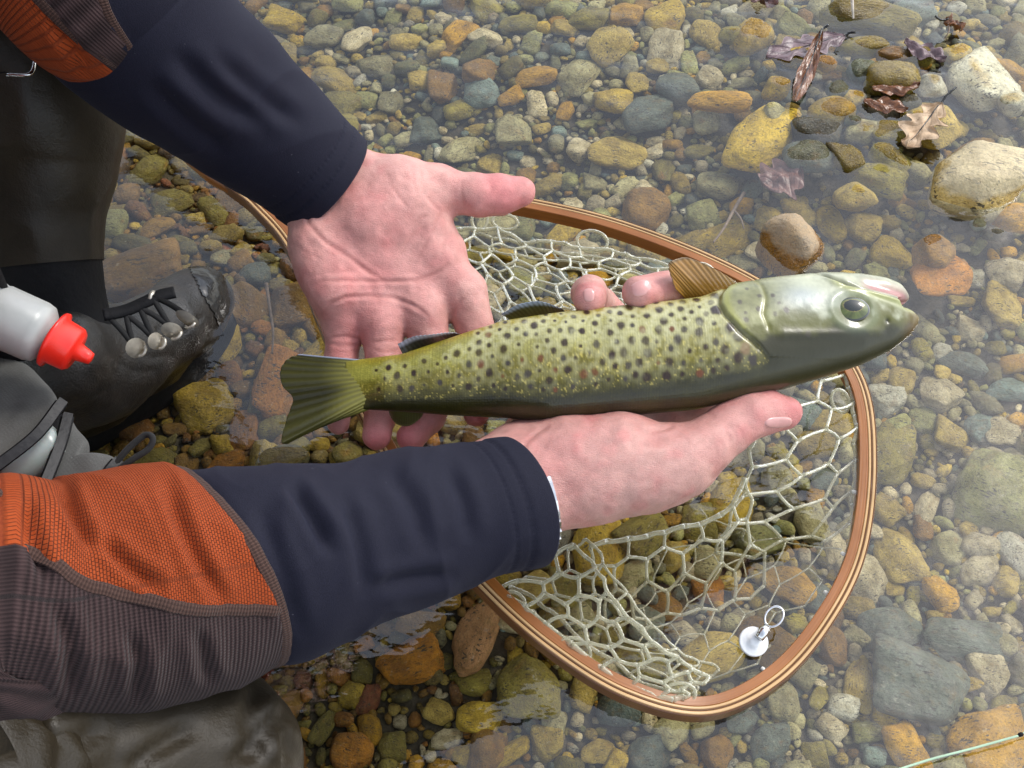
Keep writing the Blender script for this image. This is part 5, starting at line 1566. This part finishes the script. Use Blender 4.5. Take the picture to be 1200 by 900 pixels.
# swivel clip lying in the net
clip = thing("swivel_clip", "small white disc with shiny metal swivel clip inside the wooden hoop", "clip")
c0 = P(883, 752, .004); s_ = depth(c0) / FPX
ax = np.array([.12, -.25, .96]); ax /= np.linalg.norm(ax)
Vp, Fp = lathe([(-.0012, .0085), (-.0008, .0092), (.0008, .0092), (.0012, .0085), (.0012, .0042), (.0030, .0036), (.0036, .0020)], c0, ax, 40)
mesh_obj("disc", Vp, Fp, simple("white_plastic", (.78, .79, .78), 0.3, 0.06), clip)
M_STEEL = simple("bright_steel", (.75, .75, .74), 0.12, 0.1, 300, 0.0001, 400, Metallic=1.0)
d0, d1 = P(889, 748, .010), P(912, 716, .012)
ln = d1 - d0
tube_obj("swivel_barrel", np.stack([d0, d0 + ln * .25, d0 + ln * .45]), [.0030, .0034, .0022], M_STEEL, clip, 14)
sd_ = np.cross(ln, (0, 0, 1.0)); sd_ /= np.linalg.norm(sd_)
lp = [d0 + ln * .45 + ln * .62 * (0.5 - 0.5 * math.cos(t)) + sd_ * .0050 * math.sin(t) + np.array([0, 0, .002]) * math.sin(t / 2) for t in np.linspace(0, 2 * math.pi, 40)]
tube_obj("snap_ring", np.array(lp), .0009, M_STEEL, clip, 8)

# ================================================================== things the angler wears
pack = thing("chest_pack", "grey fabric chest pack with open black zipper beside the orange sleeve", "bag")
m = Mat("grey_cordura"); v = m.pos(); wv = m.n("TexChecker"); wv.inputs["Scale"].default_value = 900; m.l(v, wv.inputs["Vector"])
cc = m.mix(m.ramp(m.noise(v, 35, 4), [(0.3, 0.0), (0.7, 1.0)]), (.045, .045, .041), (.080, .080, .074))
m.bsdf(cc, 0.8, m.bump(m.math('ADD', m.math('MULTIPLY', wv.outputs["Fac"], 0.25), m.noise(v, 120, 3)), 0.0008, 0.6), Sheen_Weight=0.1)
M_GREY = m.m
def pillow(name, outline, z, thick, material, parent, n=26, wr=0.002, seed=1):
    """a padded panel with the given outline (picture points at height z), domed above and below"""
    O = catmull_closed([P(a, b, zz if isinstance(zz, float) else z) for a, b, zz in [(q + (z,))[:3] for q in outline]], 120)
    c = O.mean(0)
    nrm = np.cross(O[30] - c, O[0] - c); nrm /= np.linalg.norm(nrm)
    if nrm @ (CAM - c) < 0: nrm = -nrm
    layers = []
    rs = np.linspace(1, 0, n)
    for sgn in (1, -1):
        for r in (rs if sgn > 0 else rs[::-1][1:]):
            ring = c + (O - c) * max(r, .001) + nrm * sgn * thick * (1 - r ** 3.2) ** .6
            layers.append(ring)
    V = np.stack(layers[::-1]); V = V + nrm * (wr * fbm(V, 28, seed, 3))[..., None]
    V = V.reshape(-1, 3); F = grid_faces(len(layers), 120, True)
    return mesh_obj(name, V, F, material, parent, True)
pillow("main_pocket", [(-120, 440), (-40, 412), (20, 420), (46, 440), (68, 470), (58, 490), (20, 530), (-10, 560), (-90, 600)], .205, .010, M_GREY, pack, 26, .003, 2)
pillow("side_flap", [(80, 492), (92, 505), (104, 520), (100, 538), (118, 535), (137, 540), (133, 556), (112, 575), (60, 590), (52, 566), (66, 530)], .190, .006, M_GREY, pack, 26, .0035, 5)
pillow("lining", [(-30, 545), (30, 505), (72, 484), (84, 500), (66, 540), (52, 575), (-20, 600)], .178, .004, M_BLACK, pack, 20, .001, 6)
M_TEETH = simple("zipper_teeth", (.012, .012, .013), 0.5, 0.2, Specular_IOR_Level=0.3)
def zipper(a, b, c_, name="zipper"):
    path = catmull([P(*a), P(*b), P(*c_)], 40)
    t0 = tube_obj(name, path, .0034, M_BLACK, pack, 10, .5)
    for k in range(0, 40, 1):
        d = path[min(k + 1, 39)] - path[max(k - 1, 0)]; d /= np.linalg.norm(d)
        sd = np.cross(d, (CAM - path[k])); sd /= np.linalg.norm(sd); up = np.cross(sd, d)
        bx = np.array([[x, y, zz] for x in (-.0009, .0009) for y in (-.0022, .0022) for zz in (.0006, .0030)])
        Vt = path[k] + bx[:, :1] * d + bx[:, 1:2] * sd + bx[:, 2:] * np.sign(up @ (CAM - path[k])) * up
        mesh_obj("tooth", Vt, [[0, 1, 3, 2], [4, 6, 7, 5], [0, 4, 5, 1], [2, 3, 7, 6], [1, 5, 7, 3], [0, 2, 6, 4]], M_TEETH, t0, False)
zipper((72, 472, .214), (42, 510, .214), (-6, 548, .214)); zipper((79, 489, .200), (70, 522, .200), (52, 568, .200))
zipper((137, 541, .196), (128, 552, .196), (112, 576, .194))
lp = catmull([P(134, 545, .197), P(150, 526, .200), P(170, 510, .202), P(179, 514, .202), P(174, 526, .200), P(156, 538, .199), P(140, 549, .197)], 60)
tube_obj("pull_cord", lp, .0016, M_LACE, pack, 8)
tube_obj("pack_strap", catmull([P(10, 418, .205), P(-10, 350, .25), P(-60, 250, .33), P(-160, 150, .45)], 40), .010, M_BLACK, pack, 12, .3)

vial = thing("plastic_vial", "pale grey plastic container lying inside the open pocket of the pack", "container")
ax0, ax1 = P(0, 552, .193), P(60, 520, .193)
Vp, Fp = lathe([(-.002, .001), (-.001, .0105), (.002, .0125), (.026, .0125), (.030, .011), (.032, .004)], ax0, ax1 - ax0, 32)
mesh_obj("vial_body", Vp, Fp, simple("milky_plastic", (.30, .34, .32), 0.3, 0.08, 50, 0.0002, 200, Subsurface_Weight=0.2, Subsurface_Scale=0.01), vial)

bottle = thing("floatant_bottle", "small white squeeze bottle with bright red nozzle cap hanging by the pack", "bottle")
b0, b1 = P(-40, 352, .255), P(62, 397, .240)
dv = b1 - b0; Lb = np.linalg.norm(dv); rb_ = 37 * depth(b1) / FPX
m = Mat("translucent_white"); v = m.pos()
m.bsdf(m.mix(m.ramp(m.noise(v, 60, 3), [(0.35, 0.0), (0.7, 1.0)]), (.30, .31, .295), (.38, .38, .365)), 0.32, m.bump(m.noise(v, 90, 2), 0.0006, 0.3), Subsurface_Weight=0.35, Subsurface_Scale=0.008, Subsurface_Radius=(1, 1, .9))
Vp, Fp = lathe([(-.03, rb_ * .96), (0, rb_), (Lb * .30, rb_), (Lb * .34, rb_ * .965), (Lb * .38, rb_), (Lb * .80, rb_ * .99), (Lb * .88, rb_ * .93), (Lb * .93, rb_ * .76), (Lb * .96, rb_ * .62), (Lb * 1.04, rb_ * .60)], b0, dv, 48)
mesh_obj("bottle_body", Vp, Fp, m.m, bottle)
m = Mat("red_plastic"); v = m.pos()
m.bsdf((.72, .022, .012), 0.28, m.bump(m.noise(v, 200, 2), 0.0002, 0.3), Subsurface_Weight=0.1, Subsurface_Scale=0.004)
M_REDP = m.m
c_axis = P(108, 421, .232) - b1; cl = np.linalg.norm(c_axis)
Vp, Fp = lathe([(-.0015, rb_ * .60), (.0, rb_ * .93), (cl * .07, rb_ * .95), (cl * .11, rb_ * .78), (cl * .52, rb_ * .74), (cl * .60, rb_ * .64), (cl * .62, rb_ * .30), (cl * .90, rb_ * .22), (cl * .98, rb_ * .19), (cl * 1.0, rb_ * .10)], b1, c_axis, 40)
mesh_obj("nozzle_cap", Vp, Fp, M_REDP, bottle)

# dark gear at the angler's belt: a buckle catching the light, cords
gear = thing("belt_buckle", "shiny metal buckle on the dark strap under the upper orange sleeve", "buckle")
tube_obj("strap", catmull([P(-60, 60, .23), P(-10, 78, .235), P(40, 70, .235), P(62, 64, .235)], 40), .007, M_BLACK, gear, 12, .3)
tube_obj("wire_bar", catmull([P(8, 88, .245), P(36, 86, .245), P(42, 62, .246), P(50, 66, .246)], 30), .0012, M_STEEL, gear, 8)
Vp, Fp = lathe([(0, .0020), (.002, .0036), (.004, .0030), (.005, .0012)], P(46, 66, .243), (.1, -.5, .8), 16); mesh_obj("stud", Vp, Fp, M_STEEL, gear)

# wrist watch at the lower cuff
watch = thing("wristwatch", "steel watch bracelet showing at the edge of the lower navy cuff", "watch")
wc, wr_ = PR(622, 577, .095, 45)
wt = P(690, 560, .094) - P(600, 585, .098); wt /= np.linalg.norm(wt)
wn_ = CAM - wc; wn_ -= wt * (wn_ @ wt); wn_ /= np.linalg.norm(wn_); wb = np.cross(wt, wn_)
for k in range(30):
    t = 2 * math.pi * k / 30
    rd = wn_ * math.cos(t) + wb * math.sin(t); tg = -wn_ * math.sin(t) + wb * math.cos(t)
    c_ = wc + rd * (wr_ * 1.10 + .0010 + .0065 * max(0, math.sin(t)) ** 2)
    Vv_ = np.array([c_ + tg * x + wt * y + rd * zz for x in (-.0032, .0032) for y in (-.0065, .0065) for zz in (-.0012, .0012)])
    mesh_obj("link", Vv_, [[0, 1, 3, 2], [4, 6, 7, 5], [0, 4, 5, 1], [2, 3, 7, 6], [1, 5, 7, 3], [0, 2, 6, 4]], M_STEEL, watch, False)

# ================================================================== leaves, twigs, line
def leaf_mat(name, c0, c1, rough):
    m = Mat(name); v = m.pos(); at = m.n("Attribute", attribute_name="Col")
    c = m.mix(m.ramp(m.noise(v, 130, 5, 0.65), [(0.3, 0.0), (0.7, 1.0)]), c0, c1)
    c = m.mix(1.0, c, at.outputs["Color"], 'MULTIPLY')
    m.bsdf(c, rough, m.bump(m.noise(v, 300, 4), 0.0008, 0.6)); return m.m
L_DRY = leaf_mat("dry_leaf", (.36, .235, .13), (.56, .40, .25), 0.6)
L_RED = leaf_mat("wet_red_leaf", (.085, .040, .036), (.20, .095, .075), 0.4)
L_PURPLE = leaf_mat("wet_purple_leaf", (.10, .062, .066), (.22, .145, .15), 0.35)
L_BROWN = leaf_mat("wet_brown_leaf", (.085, .030, .012), (.24, .095, .035), 0.2)
def leaf(label, base, tip, width, z0, z1, material, lobes=3.5, deep=.42, curl=.2, fold=.1, seed=1, stem=0.25, wav=.003):
    """an oak leaf: midrib from base to tip (picture points), lobed rim, veins, curl"""
    o = thing("oak_leaf", label, "leaf", "fallen leaves among the stones")
    a, b = P(*base, z0), P(*tip, z1)
    d = b - a; L = np.linalg.norm(d); d /= L
    sd = np.cross((0, 0, 1.0), d); sd /= np.linalg.norm(sd); up = np.cross(d, sd)
    W = width / 2 * depth(a) / FPX
    r = np.random.default_rng(seed); ph = r.uniform(0, 6)
    nu, nv = 90, 41
    V, Cc = [], []
    for i in range(nu):
        t = i / (nu - 1)
        env = (math.sin(math.pi * min(1, t ** .8)) ** .62) * (0.55 + 0.6 * t) if 0 < t < 1 else 0.02
        for j in range(nv):
            q = 2 * j / (nv - 1) - 1
            sgn = 1 if q > 0 else -1
            lob = 1 - deep * (0.5 - 0.5 * math.cos(2 * math.pi * (lobes * (t - .10 * abs(q)) + .12 * sgn) + ph)) * min(1, t * 5)
            lob += .05 * math.sin(31 * t + 3 * sgn)
            x = q * W * env * lob
            h = -fold * abs(x) + curl * W * (q * q) * env * math.sin(3 * t + ph) + wav * (math.sin(9 * t + 4 * q + ph) + .6 * math.sin(15 * t - 5 * q))
            h += curl * L * .5 * (t - .5) ** 2
            vein = abs(math.sin(math.pi * (7 * t - 2.4 * abs(q))))
            h -= .0006 * (vein < .2) + .0008 * (abs(q) < .04)
            V.append(a + d * (t * L) + sd * x + up * h)
            k = 1.0 - .22 * (vein < .14) + (.35 if abs(q) < .05 else 0) + .18 * math.sin(5 * t + 7 * q)
            Cc.append((k, k, k))
    V = np.array(V); n = nu * nv; f = grid_faces(nu, nv)
    lo_ = V - up * .0005
    rim = [i * nv for i in range(nu)] + [(nu - 1) * nv + j for j in range(1, nv)] + [i * nv + nv - 1 for i in range(nu - 2, -1, -1)] + [j for j in range(nv - 2, 0, -1)]
    F = f[:, ::-1].tolist() + (f + n).tolist() + [[rim[k], rim[(k + 1) % len(rim)], rim[(k + 1) % len(rim)] + n, rim[k] + n] for k in range(len(rim))]
    mesh_obj("blade", np.concatenate([V, lo_]), F, material, o, True, None, np.array(Cc * 2))
    if stem:
        mid = V.reshape(nu, nv, 3)[:, nv // 2]
        path = np.concatenate([[a - d * L * stem + up * .004 + sd * L * .04, a - d * L * stem * .5 + up * .002], mid[::6] + up * .0003])
        tube_obj("stem", catmull(path, 60), np.linspace(.0011, .0003, 60), L_BROWN, o, 8)
    return o
leaf("dry pale brown oak leaf lying on the tan stone near the top right", (1102, 122), (1062, 172), 62, .014, .010, L_DRY, 3.6, .55, .16, .0, 4, .35, .0016)
leaf("dark red oak leaf under the water below the teal pebble", (938, 198), (893, 216), 84, -.006, -.008, L_RED, 3.0, .35, .08, 0, 6, 0, .0015)
leaf("broad purple brown oak leaf floating left of the bluish pebble", (990, 42), (898, 66), 56, .002, .001, L_PURPLE, 4.2, .45, .06, .0, 9, .1, .0008)
leaf("narrow dark curled leaf arching over the round yellow pebble", (962, 40), (930, 124), 24, .010, .003, L_BROWN, 2.0, .15, .5, .4, 11, .1, .001)
leaf("orange brown wet leaf wrapped round the foot of the olive dome", (1022, 104), (1078, 98), 34, .007, .008, L_BROWN, 3.0, .35, .15, .1, 15, 0, .001)
leaf("brown leaf half afloat under the olive dome stone", (1012, 118), (1064, 128), 36, .003, .002, L_BROWN, 3.0, .35, .08, 0, 17, 0, .001)
leaf("crumpled pinkish brown leaf right of the olive dome stone", (1060, 48), (1108, 70), 40, .006, .003, L_PURPLE, 3.0, .35, .2, .05, 21, 0, .0018)
leaf("small rust brown leaf scrap with thin stem at the top right", (1106, 26), (1130, 30), 28, .012, .006, L_BROWN, 2.0, .3, .7, .2, 25, .5, .002)
leaf("reddish leaf cut off by the top edge above the amber stone", (868, -8), (912, 4), 34, .002, .001, L_RED, 3.0, .4, .2, 0, 29, .1, .002)

M_TWIG = simple("twig_bark", (.22, .16, .11), 0.7, 0.35, 200, 0.0006, 500)
M_TWIG2 = simple("pale_twig", (.50, .44, .36), 0.6, 0.2, 200, 0.0004, 500)
def twig(label, pts, r0, mat_, branch=None):
    o = thing("twig", label, "twig", "twigs in the water")
    tube_obj("stem", catmull([P(*q) for q in pts], 40), np.linspace(r0, r0 * .5, 40), mat_, o, 8)
    if branch is not None: tube_obj("side_shoot", catmull([P(*q) for q in branch], 16), np.linspace(r0 * .6, r0 * .3, 16), mat_, o, 6)
twig("pale straight twig standing over the long flat stone at the top", [(998, -10, .030), (999, 8, .022), (1000, 22, .014)], .0018, M_TWIG2)
twig("thin brown twig lying on the bed left of the amber stone", [(872, 226, -.030), (860, 246, -.030), (848, 268, -.032), (836, 284, -.034)], .0017, M_TWIG, [(860, 246, -.030), (868, 256, -.03), (872, 268, -.031)])
twig("dark thin twig just under the water between the boot and the open palm", [(312, 332, -.004), (316, 360, -.006), (320, 388, -.010), (319, 414, -.014)], .0014, M_TWIG)
twig("dark bent leaf stalk by the rust brown leaf at the top right", [(1110, 24, .012), (1112, 36, .010), (1106, 46, .004)], .0010, M_TWIG)

line = thing("fishing_line", "pale green fishing line crossing the ochre stone at the bottom right corner", "line")
M_LINE = simple("green_line", (.42, .58, .40), 0.3, 0.1)
tube_obj("line_strand", catmull([P(1040, 906, .004), P(1090, 890, .005), P(1140, 877, .006), P(1194, 862, .008)], 50), .0007, M_LINE, line, 8)
Vp, Fp = lathe([(0, .0008), (.001, .0013), (.0025, .0013), (.0032, .0008)], P(1193, 862, .008), (.9, .3, .1), 12); mesh_obj("knot", Vp, Fp, M_BLACK, line)
tube_obj("line_tail", catmull([P(1195, 861, .008), P(1230, 846, .010), P(1300, 830, .012)], 20), .0005, M_LINE, line, 6)
